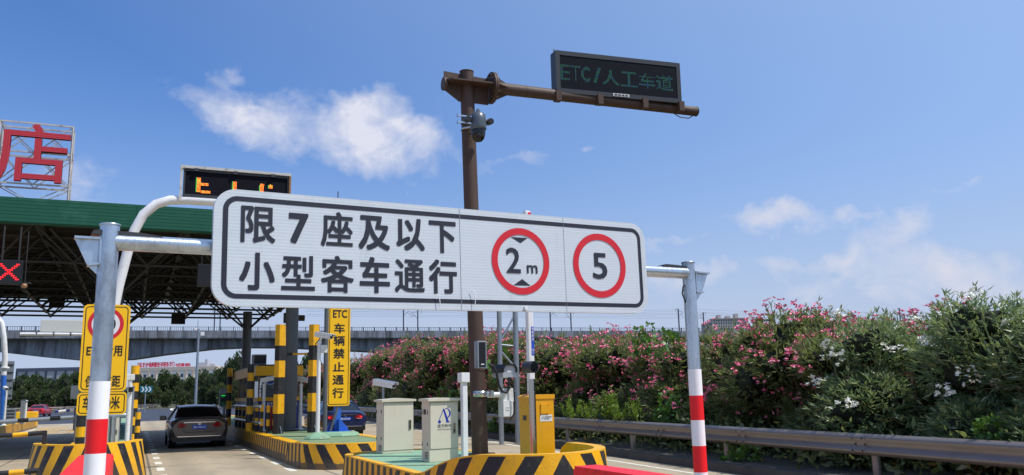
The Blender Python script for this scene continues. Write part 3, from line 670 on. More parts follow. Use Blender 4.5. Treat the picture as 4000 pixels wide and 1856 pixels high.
# flash camera on a white bracket
b = DP(1905, 1543, 14.2)
t = thing('flash_camera', 'grey camera housing with black cables on a white bracket beside the mast', 'camera', tuple(b))
MB().cyl((0, 0, 0), (.42, 0, 0), .045, n=14).build('bracket_arm', m_white, t)
mb = MB(); mb.lathe([(.146, -.05), (.152, -.05), (.152, .05), (.146, .05)], (MX-b[0], MY-b[1], .02), 28); mb.box(-.02, .03, -.2, -.1, -.03, .07); mb.build('clamp', m_steel, t)
mb = MB(); mb.prism([(.24, .28), (.47, .28), (.475, .42), (.44, .485), (.28, .485), (.235, .42)], -.1, .35, 0); mb.prism([(.225, .36), (.245, .36), (.245, .42), (.285, .475), (.435, .475), (.468, .42), (.468, .36), (.49, .36), (.49, .43), (.445, .5), (.275, .5), (.225, .43)], -.14, .38, 1)
mb.box(.31, .39, -.104, -.101, .36, .40, 2); mb.build('camera_housing', [mat('grey_camera_housing', S(176, 180, 186), .35, .2, .05, 8), m_black, m_white], t)
mb = MB(); mb.bbox(.24, .45, -.08, .1, -.12, .1, .01); mb.build('mount_box', m_cam, t)
mb = MB(); mb.bbox(.235, .415, -.1, .12, -.36, -.10, .008); mb.box(.27, .35, -.103, -.1, -.22, -.215, 1); mb.box(.27, .34, -.103, -.1, -.26, -.255, 1); mb.build('flash_lamp', [m_cam, m_dgrey], t)
mb = MB(); mb.tube([(-.02, -.12, .50), (.06, -.13, .46), (.11, -.14, .34), (.14, -.14, .16), (.2, -.14, .05), (.28, -.14, .03), (.33, -.13, .1), (.345, -.12, .28)], .022, 8)
mb.tube([(.37, -.12, .28), (.41, -.14, .12), (.42, -.14, -.15), (.40, -.14, -.32), (.34, -.12, -.42)], .012, 8); mb.build('cable', m_black, t)

# ------------------------------------------------------------------ cabinets and posts on the near island
def cabinet(label, loc, rz, w_, d_, h, logo):
    t = thing('equipment_cabinet', label, 'cabinet', loc, rz, 'cream equipment cabinets on the near island')
    MB().bbox(0, w_, 0, d_, 0, h-.04, .006).build('body', m_cream, t)
    MB().prism([(-.035, h-.05), (w_+.035, h-.05), (w_+.035, h-.012), (w_*.5, h+.012 if not logo else h), (-.035, h-.012)], -.04, d_+.04).build('lid', m_cream, t)
    zb = h*.2 if logo else .05
    MB().box(.007, w_-.007, -.002, .001, zb-.005, h-.070).build('door_gap', m_dgrey, t)
    MB().bbox(.012, w_-.012, -.009, -.002, zb, h-.075, .003).build('door', m_cream, t)
    mb = MB()
    for k in range(5): mb.box(-.004, 0, d_*.15, d_*.6, .05+k*.022, .06+k*.022)
    mb.build('louvres', m_dgrey, t)
    MB().bbox(w_-.10, w_-.055, -.022, -.008, h*.42, h*.60, .006).box(w_-.09, w_-.065, -.03, -.022, h*.45, h*.50, 1).build('handle', [m_steel, m_dgrey], t)
    MB().box(-.006, 0, d_*.2, d_*.26, h*.74, h*.8).box(-.006, 0, d_*.9, d_*.95, h*.74, h*.8).box(-.006, 0, d_*.9, d_*.95, h*.25, h*.3).box(-.006, 0, d_*.2, d_*.26, h*.25, h*.3).build('hinge', m_dgrey, t)
    if logo:
        MB().box(-.004, 0, d_*.45, d_*.75, h*.74, h*.82).build('vent', m_black, t)
        mb = MB(); y = -.0105; k = h/1.0; X = lambda u: .14*w_/.52+u*w_/.52; Zf = lambda v: h*.60+v
        mb.add([(X(.095), y, Zf(.215)), (X(.125), y, Zf(.215)), (X(.205), y, Zf(.02)), (X(.22), y, Zf(.02)), (X(.22), y, Zf(.005)), (X(.15), y, Zf(.005)), (X(.15), y, Zf(.02)), (X(.16), y, Zf(.02))], [(0, 7, 6, 5, 4, 3, 2, 1)][:1])
        mb.add([(X(.105), y, Zf(.21)), (X(.11), y, Zf(.195)), (X(.035), y, Zf(.045)), (X(.028), y, Zf(.055))], [(0, 3, 2, 1)])
        c_ = circ(X(.035), Zf(.02), .026, 16); mb.add([(a, y, b) for a, b in c_], [list(range(16))])
        n = 14; o = [(X(.15)+.085*cos(a), Zf(.145)+.08*sin(a)) for a in [radians(100-190*i/n) for i in range(n+1)]]; i_ = [(X(.15)+.062*cos(a)-.004, Zf(.145)+.072*sin(a)) for a in [radians(100-190*i/n) for i in range(n+1)]]
        mb.add([(a, y, b) for a, b in o+i_], [(i, i+1, n+2+i, n+1+i) for i in range(n)]); mb.build('logo', mat('logo_blue', S(28, 50, 160), .4), t)
        mb = MB(); text(mb, '盘天新科', X(.0), X(.255), h*.53, h*.585, y, 0, .004); text(mb, 'PANTIANXINKE', X(.0), X(.255), h*.485, h*.513, y, 0, 0); mb.build('lettering', mat('cabinet_print_grey', S(100, 100, 104), .5), t)
    return t
c2 = G(1678, 1804, .49); c1 = G(1495, 1771, .49)
cabinet('slim cream cabinet with the blue logo and grey Chinese name on its door', (c2[0], c2[1], .48), radians(8), .50, .27, .965, True)
cabinet('wider plain cream cabinet with a peaked lid, a camera behind it', (c1[0], c1[1], .48), radians(8), .60, .30, .955, False)
def bullet(name, label, head, yaw, tilt, pole=None, s=1.0, flash=False, group='bullet cameras on the toll islands'):
    # camera housing with sunshield; pole = (x, y, z0)
    base = pole if pole else (head[0], head[1], head[2]-.3)
    t = thing(name, label, 'camera', (base[0], base[1], base[2]), 0, group)
    T = Matrix.Translation(Vector(head)-Vector(base)) @ Euler((tilt, 0, yaw)).to_matrix().to_4x4() @ Matrix.Scale(s, 4)
    mb = MB(); mb.bbox(-.075, .075, -.26, .22, -.06, .06, .012, 0, T); mb.prism([(-.09, .02), (-.085, .075), (.085, .075), (.09, .02), (.083, .02), (.078, .066), (-.078, .066), (-.083, .02)], -.32, .20)
    for i in range(len(mb.v)-32, len(mb.v)): mb.v[i] = tuple(T @ Vector(mb.v[i]))
    mb.build('housing', m_cam, t)
    MB().box(-.05, .05, -.266, -.258, -.04, .045, 0, T).build('lens_window', m_black, t)
    hz_ = head[2]-base[2]
    if pole:
        mb = MB(); dx, dy = head[0]-base[0], head[1]-base[1]
        mb.cyl((0, 0, 0), (0, 0, hz_-.14*s), .052*s**.5, .048*s**.5, n=16); mb.cyl((0, 0, 0), (0, 0, .05), .12, .07, n=16); mb.build('pole', m_white, t)
        MB().cyl((0, 0, hz_-.16*s), (dx*.6, dy*.6, hz_-.05*s), .03*s).box(-.05*s, .05*s, -.05*s, .05*s, hz_-.2*s, hz_-.14*s).build('bracket', m_cam, t)
        MB().tube([(dx-.05, dy+.02, hz_-.05), (-.09, 0, hz_-.2), (-.09, -.02, hz_-.34), (-.05, 0, hz_-.42)], .012, 6).build('cable', m_black, t)
    else:
        MB().cyl((0, 0, -.02), (0, 0, .24), .025).box(-.06, .06, -.06, .06, -.03, -.005).build('bracket', m_galvd, t)
        MB().tube([(-.05, .05, .24), (-.09, 0, .12), (-.08, 0, .02), (-.03, 0, .0)], .01, 6).build('cable', m_black, t)
    if flash:
        mb = MB(); mb.bbox(.03, .19, -.12, -.04, hz_-.44, hz_-.24, .012); mb.box(.045, .175, -.125, -.12, hz_-.42, hz_-.26, 1); mb.build('flash_lamp', [m_cam, mat('flash_glass', S(214, 214, 206), .25, 0, .1, 60)], t)
    return t
h1 = DP(1497, 1499, 16.0); bullet('bullet_camera', 'white bullet camera standing over the wide cream cabinet', h1, radians(42), radians(10), None, .9)
pb_ = G(1240, 1712, .49); hd = YP(1262, 1311, pb_[1]-.05); t = bullet('bullet_camera', 'white bullet camera with flash lamp on the tall grey pole before the yellow sign', hd, radians(42), radians(10), (pb_[0], pb_[1], .48), 1.0, True)
MB().lathe([(.34, 0), (.3, .05), (.12, .14), (.06, .16)], (0, 0, 0), 8, 0, False).build('footing', m_deck, t)
p3 = G(1027, 1684, .47); h3 = YP(1046, 1483, p3[1]); bullet('bullet_camera', 'small white bullet camera on a pole in front of the booth window', h3, radians(62), radians(-10), (p3[0], p3[1], .47), 1.0)
p4 = G(1172, 1678, .47); h4 = YP(1178, 1483, p4[1]); bullet('bullet_camera', 'white bullet camera on a pole between the two big striped guards', h4, radians(45), radians(10), (p4[0], p4[1], .47), 1.05)
p5 = G(1815, 1775, .5)*np.array([.925, .925, 1])
t = thing('white_post', 'slim white post with a square white box on top, left of the mast', 'post', (p5[0], p5[1], .47), radians(8))
zt = ZAT(p5[0], p5[1], 1494)-.47
MB().bbox(-.042, .042, -.042, .042, 0, zt, .008).build('shaft', m_white, t); MB().bbox(-.075, .07, -.07, .07, zt, zt+.15, .008).build('head_box', m_white, t)
# barrier machine with raised boom
bl = YP(2085, 1700, 11.0); br = YP(2170, 1700, 11.0)
t = thing('barrier_machine', 'orange yellow barrier cabinet with its white boom raised upright', 'barrier', (bl[0], 11.0, .47), radians(4))
bw = br[0]-bl[0]; bh = ZAT(bl[0], 11.0, 1542)-.47
mb = MB(); mb.bbox(0, bw, 0, .42, 0, bh-.05, .01); mb.build('body', m_yel2, t)
MB().prism([(-.012, bh-.06), (bw+.012, bh-.06), (bw+.012, bh), (.04, bh), (-.012, bh-.03)], -.012, .43).build('lid', m_yel2, t)
mb = MB(); cx = bw*.52; mb.bbox(cx-.06, cx+.07, -.014, 0, bh-.27, bh-.13, .004)
for a in (-.05, .06):
    for c_ in (bh-.255, bh-.145): mb.cyl((cx+a, -.02, c_), (cx+a, -.012, c_), .009, n=8)
mb.build('cover_plate', m_yel2, t)
mb = MB(); mb.box(bw*.32, bw*.9, -.004, 0, bh-.375, bh-.285, 0); text(mb, 'AUTOMATIC', bw*.52, bw*.87, bh-.325, bh-.305, -.006, 1, .01); text(mb, 'SYSTEMS', bw*.52, bw*.75, bh-.35, bh-.332, -.006, 1, .01)
mb.add([(bw*.36, -.006, bh-.345), (bw*.39, -.006, bh-.345), (bw*.45, -.006, bh-.305), (bw*.43, -.006, bh-.305)], [(0, 1, 2, 3)], 1); mb.add([(bw*.44, -.006, bh-.345), (bw*.46, -.006, bh-.345), (bw*.49, -.006, bh-.305), (bw*.475, -.006, bh-.305)], [(0, 1, 2, 3)], 1); mb.build('sticker', [m_white, m_sgnk], t)
MB().box(-.004, 0, .2, .3, bh-.36, bh-.29).build('keyhole_plate', m_dgrey, t)
bp = YP(2079, 1500, 11.2)-np.array([bl[0], 11.0, .47]); z1 = ZAT(bl[0]+bp[0], 11.2, 824)-.47
mb = MB(); mb.bbox(bp[0]-.046, bp[0]+.046, .16, .25, bh-.3, z1, .02, 0); mb.box(bp[0]+.0, bp[0]+.047, .155, .16, z1-.16, z1-.03, 1)
bo = mb.build('boom', [m_white, m_band_r], t)
za, zb_ = ZAT(bl[0]+bp[0], 11.2, 1277)-.47, ZAT(bl[0]+bp[0], 11.2, 1388)-.47
mb = MB(); mb.box(bp[0]+.0, bp[0]+.044, .156, .1595, zb_, za, 0)
for i, ch in enumerate('智慧高速'): text(mb, ch, bp[0]+.006, bp[0]+.038, za-.05-i*.05, za-.012-i*.05, .154, 1, .01)
text(mb, 'E', bp[0]+.012, bp[0]+.034, zb_+.06, zb_+.09, .154, 1, .01); text(mb, 'C', bp[0]+.012, bp[0]+.034, zb_+.02, zb_+.05, .154, 1, .01)
st_ = mb.build('boom_sticker', [mat('sticker_blue', S(30, 70, 190), .4), m_white], None); st_.parent = bo
# round signal lamp on a stainless post
sp_ = YP(2083, 1700, 10.7)
t = thing('signal_post', 'stainless steel post with a round black lamp head by the barrier machine', 'signal lamp', (sp_[0], 10.7, .47))
zt = ZAT(sp_[0], 10.7, 1495)-.47; zc_ = ZAT(sp_[0], 10.7, 1434)-.47
MB().cyl((0, 0, 0), (0, 0, zt-.12), .048, n=24).cyl((0, 0, zt-.12), (0, 0, zt+.05), .042, n=24).cyl((0, 0, zt-.13), (0, 0, zt-.115), .054, n=24).cyl((0, 0, zt-.0), (0, 0, zt+.01), .06, n=20).build('shaft', m_steel, t)
MB().cyl((-.03, .12, zc_), (.02, -.05, zc_), .082, n=28, caps=True).build('lamp_head', m_dgrey, t)
MB().cyl((.021, -.052, zc_), (.0215, -.0535, zc_), .070, n=28).build('lens', m_glassd, t)
# ------------------------------------------------------------------ toll canopy
CY0, CY1, CX0, CX1 = 24.8, 45.2, -26.0, 8.4
ZFB, ZFT = 6.14, 6.79
can = thing('toll_canopy', 'wide green edged toll canopy on a dark steel space frame over the lanes', 'canopy', (0, CY0, 0))
mb = MB(); nr = 7; hstep = (ZFT-ZFB)/nr
for k in range(nr):
    z = ZFB+k*hstep
    for x0 in np.arange(CX0, CX1, 4.3):
        x1 = min(x0+4.29, CX1); mb.prism([(x0, z+.004), (x1, z+.004), (x1, z+hstep-.003), (x0, z+hstep-.003)], CY0-.03, CY0)
mb.box(CX0, CX1, CY0, CY0+.25, ZFB-.02, ZFT-.01); mb.box(CX1, CX1+.03, CY0, CY1, ZFB-.02, ZFT); mb.box(CX0, CX1, CY1-.2, CY1, 6.40, ZFT)
mb.build('fascia', m_green, can, True)
MB().box(CX0, CX1-.02, CY0+.25, CY1-.2, 6.50, 6.56).build('roof', m_tan, can, True)
zt_, zb_ = 6.28, 5.38; mx, my = 1.9, 2.1
xs_ = [CX0+.5+i*mx for i in range(18)]; ysn = [CY0+.7+j*my for j in range(10)]
mb = MB()
def bar(a, b, r=.042, n=6): mb.cyl(a, b, r, n=n, caps=False, smooth=True)
xe, ye = xs_[-1], ysn[-1]
for y in ysn: bar((xs_[0], y, zt_), (xe, y, zt_), .046)
for x in xs_: bar((x, ysn[0], zt_), (x, ye, zt_), .046)
for y in ysn[:-1]: bar((xs_[0]+mx/2, y+my/2, zb_), (xe-mx/2, y+my/2, zb_), .044)
for x in xs_[:-1]: bar((x+mx/2, ysn[0]+my/2, zb_), (x+mx/2, ye-my/2, zb_), .044)
for i in range(len(xs_)-1):
    for j in range(len(ysn)-1):
        c = (xs_[i]+mx/2, ysn[j]+my/2, zb_)
        for a, b in ((0, 0), (1, 0), (0, 1), (1, 1)): bar((xs_[i+a], ysn[j+b], zt_), c, .034)
        mb.lathe([(.001, .09), (.06, .06), (.085, 0), (.06, -.06), (.001, -.09)], c, 6)
sf = mb.build('space_frame', m_frame, can, True)
mb = MB()
for y in np.arange(CY0+.4, CY1-.3, .68): mb.box(CX0, CX1-.05, y-.04, y+.04, 6.38, 6.50)
for x in np.arange(CX0+.6, CX1, 3.8): mb.box(x-.07, x+.07, CY0+.3, CY1-.3, 6.26, 6.40)
mb.build('purlins', m_frame, can, True)
for cx in (-10.0, -6.9, -.65, 4.5):
    for cy in (27.6, 39.7):
        mb = MB(); mb.cyl((cx, cy, .3), (cx, cy, 5.35), .20, n=22)
        for sx, sy in ((1, 1), (1, -1), (-1, 1), (-1, -1)): mb.cyl((cx, cy, 4.5), (cx+sx*1.7, cy+sy*1.9, 6.2), .042, n=8, m=1)
        mb.lathe([(.2, 0), (.3, .02), (.3, .06), (.2, .08)], (cx, cy, .47), 18)
        mb.build('column', [m_col, m_frame], can, True)
mb = MB(); x, y, _ = YP(1320, 790, 30)
mb.cyl((x, y, 6.5), (x, y, ZAT(x, y, 748)), .018, n=6); mb.build('lightning_rod', m_dgrey, can, True)
# rooftop character
q = NT('red_character_face'); tc = q.n('ShaderNodeTexCoord'); sp = q.n('ShaderNodeSeparateXYZ'); q.l(tc.outputs['Object'], sp.inputs[0])
du = q.math('SUBTRACT', q.math('FRACT', q.math('MULTIPLY', sp.outputs[0], 19)), .5); dv = q.math('SUBTRACT', q.math('FRACT', q.math('MULTIPLY', sp.outputs[2], 19)), .5)
dd = q.math('LESS_THAN', q.math('ADD', q.math('MULTIPLY', du, du), q.math('MULTIPLY', dv, dv)), .045)
q.l(q.mix(q.math('MULTIPLY', dd, .6), S(176, 20, 40), S(214, 120, 126)), q.p.inputs['Base Color']); q.p.inputs['Roughness'].default_value = .5; m_char = q.m
YC = 25.25; cl = lambda px, py: YP(px, py, YC)
A, B = cl(2, 470), cl(286, 497); A2, B2 = cl(-8, 712), cl(262, 728)
x0, x1 = A[0], B[0]; z1, z0 = (A[2]+B[2])/2, (A2[2]+B2[2])/2
t = thing('rooftop_character', 'red rooftop character 店 on a rusty lattice frame above the canopy edge', 'rooftop sign', ((x0+x1)/2, YC, z0))
hw = (x1-x0)/2; hh = z1-z0; zf = ZFT-z0
mb = MB(); W = .028
for yy in (.0, .5):
    for a, b in (((-hw, zf), (-hw, hh)), ((hw, zf), (hw, hh)), ((-hw, hh), (hw, hh)), ((-hw, 0), (hw, 0)), ((-hw, hh*.52), (hw, hh*.52))): mb.cyl((a[0], yy, a[1]), (b[0], yy, b[1]), W, n=4, smooth=False)
for yy in (.02, .48):
    for a, b in (((-hw, hh), (0, hh*.52)), ((hw, hh), (0, hh*.52)), ((-hw, hh*.52), (0, hh)), ((hw, hh*.52), (0, hh)), ((-hw, 0), (0, hh*.52)), ((hw, 0), (0, hh*.52)), ((-hw, hh*.52), (0, 0)), ((hw, hh*.52), (0, 0)), ((-hw, 0), (0, zf)), ((hw, 0), (0, zf))): mb.cyl((a[0], yy, a[1]), (b[0], yy, b[1]), .018, n=4, smooth=False)
for x in (-hw, hw):
    for z in (0, hh*.52, hh): mb.cyl((x, 0, z), (x, .5, z), .02, n=4, smooth=False)
    mb.cyl((x, 0, 0), (x, .5, hh*.52), .016, n=4, smooth=False); mb.cyl((x, 0, hh), (x, .5, hh*.52), .016, n=4, smooth=False)
mb.build('lattice_frame', mat('rusty_white_steel', S(186, 184, 184), .55, .1, .2, 3, S(110, 70, 52), .75, 4), t)
mb = MB(); L_ = cl(-20, 600)[0]-(x0+x1)/2; R_ = cl(278, 540)[0]-(x0+x1)/2
text(mb, '店', L_, R_, .02, hh-.06, -.14, 0, .007, depth=.12); mb.build('character', m_char, t)
# ------------------------------------------------------------------ white arched gantry with LED board
AY = 19.5
t = thing('arched_gantry', 'white arched pipe gantry rising behind the left post and crossing the lane', 'gantry', (-.55, AY, 0))
pts = [(-.86, AY, .4), (-.62, AY, 2.4), (-.42, AY, 3.9), (-.29, AY, 4.62), (-.18, AY, 5.1), (-.02, AY, 5.46), (.22, AY, 5.70), (.50, AY, 5.81), (.85, AY, 5.84), (1.4, AY, 5.84), (3.0, AY, 5.84), (3.4, AY, 5.84)]
mb = MB(); mb.tube(pts, .102, 18); mb.build('arch_pipe', m_white, t, True)
LYb = 19.4; p1, p2, p3_, p4_ = YP(706, 641, LYb), YP(1137, 684, LYb), YP(1126, 772, LYb), YP(700, 768, LYb)
x0, x1 = p1[0], p2[0]; zt, zb = (p1[2]+p2[2])/2, 5.88
t = thing('led_message_board', 'black LED message board with orange dots in a worn white frame on the white arch', 'led sign', ((x0+x1)/2, LYb, zb))
hw, hh = (x1-x0)/2, zt-zb
mb = MB(); fw = .035
mb.box(-hw, hw, -.04, .16, hh-.06, hh); mb.box(-hw, -hw+fw*1.4, -.04, .0, -.1, hh-.06)
mb.box(hw-.04, hw, -.04, .16, .0, hh-.06, 1); mb.build('outer_frame', [mat('flaking_white_frame', S(196, 194, 190), .5, .2, .2, 5, S(70, 66, 64), .7, 6), mat('rusty_frame_edge', S(150, 110, 66), .7, .2, .35, 14)], t)
MB().box(-hw+.085, hw-.05, .02, .15, .03, hh-.09, 0).build('screen', mat('message_screen', S(14, 14, 26), .8, 0, .1, 20, spec=.15), t)
mb = MB(); 
for a, b, c, d in ((-hw+.07, -hw+.11, .02, hh-.08), (hw-.08, hw-.042, .02, hh-.08), (-hw+.11, hw-.08, .02, .075), (-hw+.11, hw-.08, hh-.115, hh-.08)): mb.box(a, b, -.0, .02, c, d)
for x in (-.72*hw, -.03*hw, .66*hw): mb.box(x-.05, x+.05, -.06, .0, hh-.12, hh-.055)
mb.build('bezel', m_dgrey, t)
def lb(x, y): p = YP(700+x/5.7244, 620+y/5.7222, LYb+.01); return p[0]-(x0+x1)/2, p[2]-zb
mb = MB(); random.seed(5)
def dotrect(xa, ya, xb, yb, green=True, pitch=.0205):
    a, b = lb(xa, (ya+yb)/2), lb(xb, (ya+yb)/2); zt = lb((xa+xb)/2, ya)[1]; zb2 = lb((xa+xb)/2, yb)[1]
    nx, nz = max(1, round((b[0]-a[0])/pitch)), max(1, round((zt-zb2)/pitch))
    for i in range(nx):
        for j in range(nz):
            cx, cz = a[0]+(i+.5)*pitch, zb2+(j+.5)*pitch; m = 1 if (green and i == 0) else (2 if random.random() < .25 else 0); s_ = pitch*.40
            mb.quad((cx-s_, .012, cz-s_), (cx+s_, .012, cz-s_), (cx+s_, .012, cz+s_), (cx-s_, .012, cz+s_), m)
dotrect(370, 425, 490, 745); dotrect(480, 545, 650, 605, False); dotrect(480, 715, 690, 775, False); dotrect(1180, 505, 1295, 690)
dotrect(1785, 600, 1880, 735); dotrect(1880, 565, 1905, 605, False); dotrect(1810, 565, 1880, 600, False); dotrect(1985, 590, 2080, 670); dotrect(2030, 565, 2060, 590, False)
mb.build('led_text', [m_ledo, m_ledG, emis('yellow_led', S(255, 190, 60), 1.6)], t)

# ------------------------------------------------------------------ yellow signs
def sgn_frame(mb, x0, x1, z0, z1, r, ins, wd, m, y=-.002):
    mb.ring(rrect(x0+ins, x1-ins, z0+ins, z1-ins, r-ins*.6), rrect(x0+ins+wd, x1-ins-wd, z0+ins+wd, z1-ins-wd, max(.01, r-ins*.6-wd)), y, m)
YS = 17.3
def ys(px, py): p = YP(px, py, YS); return p[0], p[2]
zt, zb = ys(415, 1190)[1], ys(400, 1530)[1]; xc = (ys(316, 1360)[0]+ys(502, 1360)[0])/2; hw = (ys(502, 1360)[0]-ys(316, 1360)[0])/2
t = thing('speed_sign', 'yellow sign with red ringed 20 and small plate below, behind the left post', 'road sign', (xc, YS, .45))
Z = .45; hh = zt-Z; lo = zb-Z
mb = MB(); mb.prism(rrect(-hw, hw, lo, hh, .09), 0, .02, 0); mb.build('panel', m_sgny, t)
mb = MB(); sgn_frame(mb, -hw, hw, lo, hh, .09, .035, .016, 0)
fx = lambda px, py: ys(px, py)[0]-xc
fz = lambda px, py: ys(px, py)[1]-Z
text(mb, 'ETC专用', fx(338, 1370), fx(478, 1368), fz(340, 1392), fz(340, 1347), -.004, 0, .02)
text(mb, '保持车距', fx(333, 1490), fx(470, 1488), fz(335, 1514), fz(335, 1467), -.004, 0, .015)
mb.build('lettering', m_sgnk, t)
cz = fz(412, 1266); cx0, cx1 = fx(342, 1266), fx(484, 1266); r = (cx1-cx0)/2; cx = (cx0+cx1)/2
MB().ring(circ(cx, cz, r), circ(cx, cz, r*.78), -.003).build('red_ring', m_red, t)
mb = MB(); c_ = circ(cx, cz, r*.79); mb.add([(a, -.002, b) for a, b in c_], [list(range(len(c_)))], 0); text(mb, '20', cx-r*.52, cx+r*.55, cz-r*.36, cz+r*.36, -.005, 1, .03); mb.build('speed_disc', [m_white, m_sgnk], t)
zt2, zb2 = fz(398, 1533), fz(393, 1621)
h2 = (fx(494, 1576)-fx(300, 1576))/2; xo = (fx(494, 1576)+fx(300, 1576))/2
pl = MB().prism(rrect(xo-h2, xo+h2, zb2, zt2, .07), 0, .02, 0).build('distance_plate', m_sgny, t)
mb = MB(); sgn_frame(mb, xo-h2, xo+h2, zb2, zt2, .07, .03, .016, 0); text(mb, '车距20米', fx(323, 1575), fx(468, 1575), fz(330, 1602), fz(330, 1549), -.004, 0, .015); l_ = mb.build('lettering', m_sgnk, None); l_.parent = pl
MB().cyl((xo+.02, .09, 0), (xo+.02, .09, hh-.1), .05, n=16).box(xo-.2, xo+.2, .02, .06, lo+.3, lo+.36).box(xo-.2, xo+.2, .02, .06, hh-.4, hh-.34).build('pole', m_galv, t)
# tall ETC sign
be = G(1310, 1700, .49); YE = 22.9
def ye_(px, py): p = YP(px, py, YE); return p[0], p[2]
xl, xr = ye_(1279, 1430)[0], ye_(1367, 1430)[0]; xc = (xl+xr)/2; hw = (xr-xl)/2; zb = ye_(1318, 1586)[1]; zt = zb+2.95
t = thing('etc_sign', 'tall yellow sign reading ETC车辆禁止通行 on a blue pole with green footing', 'road sign', (xc, YE, .48))
Z = .48; MB().prism(rrect(-hw, hw, zb-Z, zt-Z, .07), 0, .03, 0).build('panel', m_sgny, t)
mb = MB(); sgn_frame(mb, -hw, hw, zb-Z, zt-Z, .07, .035, .018, 0)
for ch, a, b, c_, d in (('ETC', 1301, 1356, 1211, 1242), ('车', 1305, 1347, 1263, 1302), ('辆', 1303, 1347, 1311, 1351), ('禁', 1302, 1346, 1361, 1401), ('止', 1300, 1345, 1414, 1451), ('通', 1299, 1343, 1465, 1503), ('行', 1298, 1342, 1515, 1555)):
    text(mb, ch, ye_(a, (c_+d)/2)[0]-xc, ye_(b, (c_+d)/2)[0]-xc, ye_((a+b)/2, d)[1]-Z, ye_((a+b)/2, c_)[1]-Z, -.003, 0, .024)
mb.build('lettering', m_sgnk, t)
mb = MB(); mb.box(-.085, .085, .03, .2, .1, zt-Z-.2); mb.build('pole', m_blue, t)
mb = MB()
for s in (-1, 1): mb.prism([(s*.085, .12), (s*.30, .12), (s*.30, .18), (s*.085, .42)], .11, .12)
mb.prism([(-.01, .12), (.01, .12), (.01, .42), (-.01, .42)], -.2, .03)
mb.hprism([(-.32, -.2), (.32, -.2), (.32, .4), (-.32, .4)], .10, .12); mb.build('base_plate', m_blue, t)
mb = MB(); mb.lathe([(.62, 0), (.56, .07), (.42, .11), (.001, .11)], (0, .08, 0), 8, 0, False); mb.build('footing', m_deck, t)
p = G(1268, 1702, .49); t = thing('grey_pole', 'slim dark grey pole with a slanted brace beside the tall yellow sign', 'pole', (p[0], p[1], .47))
zt = ZAT(p[0], p[1], 1150)-.47
MB().cyl((0, 0, 0), (0, 0, zt), .062, n=14).build('shaft', m_col, t); MB().cyl((.55, .05, 1.45), (.12, .0, .03), .04, n=10).build('brace', m_col, t)

# ------------------------------------------------------------------ striped guard posts
def guard(label, x, y, zb, zt, r, bands, n=6, group=None, rz=0, tilt=True):
    t = thing('striped_guard_post', label, 'guard post', (x, y, zb), rz, group)
    m = 0 if bands[0][1] else 1; mb = MB()
    for z0, z1, yl in bands: mb.cyl((0, 0, z0), (0, 0, z1-.004), r, n=n, m=0 if yl else 1, smooth=n > 8)
    mb.build('sleeve', [m_yel, m_blk], t)
    MB().lathe([(r*1.02, 0), (r*1.02, .012), (.001, .012)], (0, 0, zt-zb-.004), n, 0, False).build('cap', m_yel if bands[-1][2] else m_blk, t)
    return t
def bandlist(x, y, zb, pys, first_yel):
    zs = [ZAT(x, y, p)-zb for p in pys]; out = []
    for i in range(len(zs)-1): out.append((zs[i+1], zs[i], first_yel if i % 2 == 0 else not first_yel))
    return out[::-1]
for px, yb, pys, lab in ((1094, 1693, (1270, 1351, 1409, 1474, 1540, 1616, 1693), 'thick yellow and black guard wrapped before the nearer canopy column'), (1228, 1688, (1270, 1350, 1407, 1470, 1535, 1607, 1688), 'thick yellow and black guard behind the white camera pole')):
    p = G(px-8, yb, .48); x, y = p[0], p[1]; zb = .48; bl_ = bandlist(x, y, zb, pys, True)
    t = guard(lab, x, y, zb, ZAT(x, y, 1270), .165, bl_, 6, 'thick striped guards', radians(12))
    MB().tube([(.03, -.19, 0), (.02, -.17, .12), (.0, -.15, .2)], .012, 6).build('anchor_rod', m_galv, t)
def simple_guard(label, x, y, zb, zt, r, nb, first, group, n=12):
    hs = (zt-zb)/nb; return guard(label, x, y, zb, zt, r, [(k*hs, (k+1)*hs, (k % 2 == 0) == first) for k in range(nb)], n, group)
for px, py_t, py_b, nb, lab, zb in ((972, 1424, 1684, 8, 'slim striped guard at the booth corner nearest the lane', .47), (1132, 1426, 1680, 9, 'slim striped guard just right of the thick column guard', .47), (894, 1440, 1612, 7, 'slim striped guard at the far corner of the booth', .47), (517, 1430, 1705, 9, 'slim striped guard right behind the speed sign', .45)):
    if px == 894: x, y = G(893, 1640, .47)[:2]
    elif px == 517: x, y = .0, 24.5
    else: x, y = G(px, py_b, zb)[:2]
    if px == 517: x = YP(520, 1600, 24.5)[0]
    if px == 894: y = 36.0; x = YP(893, 1600, 36)[0]
    simple_guard(lab, x, y, zb, ZAT(x, y, py_t), .105, nb, True, 'slim striped guards at the booths')
x = YP(538, 1650, 22.5)[0]; simple_guard('short yellow and black bollard on the edge of the speed sign island', x, 22.5, .45, ZAT(x, 22.5, 1612), .06, 5, True, 'striped bollards')
x = YP(313, 1700, 18.6)[0]; simple_guard('stubby striped guard left of the left gantry post', x, 18.6, .45, ZAT(x, 18.6, 1626), .085, 4, True, 'striped bollards')
# yellow and black link bar between the big guards
a, b = G(1100, 1690, .48), G(1222, 1687, .48); z = ZAT(a[0], a[1], 1384)
t = thing('link_bar', 'thin yellow and black bar joining the two thick striped guards', 'bar', (a[0], a[1], z))
d = np.array([b[0]-a[0], b[1]-a[1], 0]); MB().cyl(d*.16, d*.3, .035, n=8, m=1).cyl(d*.3, d*.78, .03, n=8, m=0).cyl(d*.78, d*.88, .035, n=8, m=1).build('rod', [m_yel, m_blk], t)
for f in (.16, .86): MB().box(-.05, .05, -.05, .05, -.05, .05).build('clamp', m_blk, t, loc=tuple(d*f))
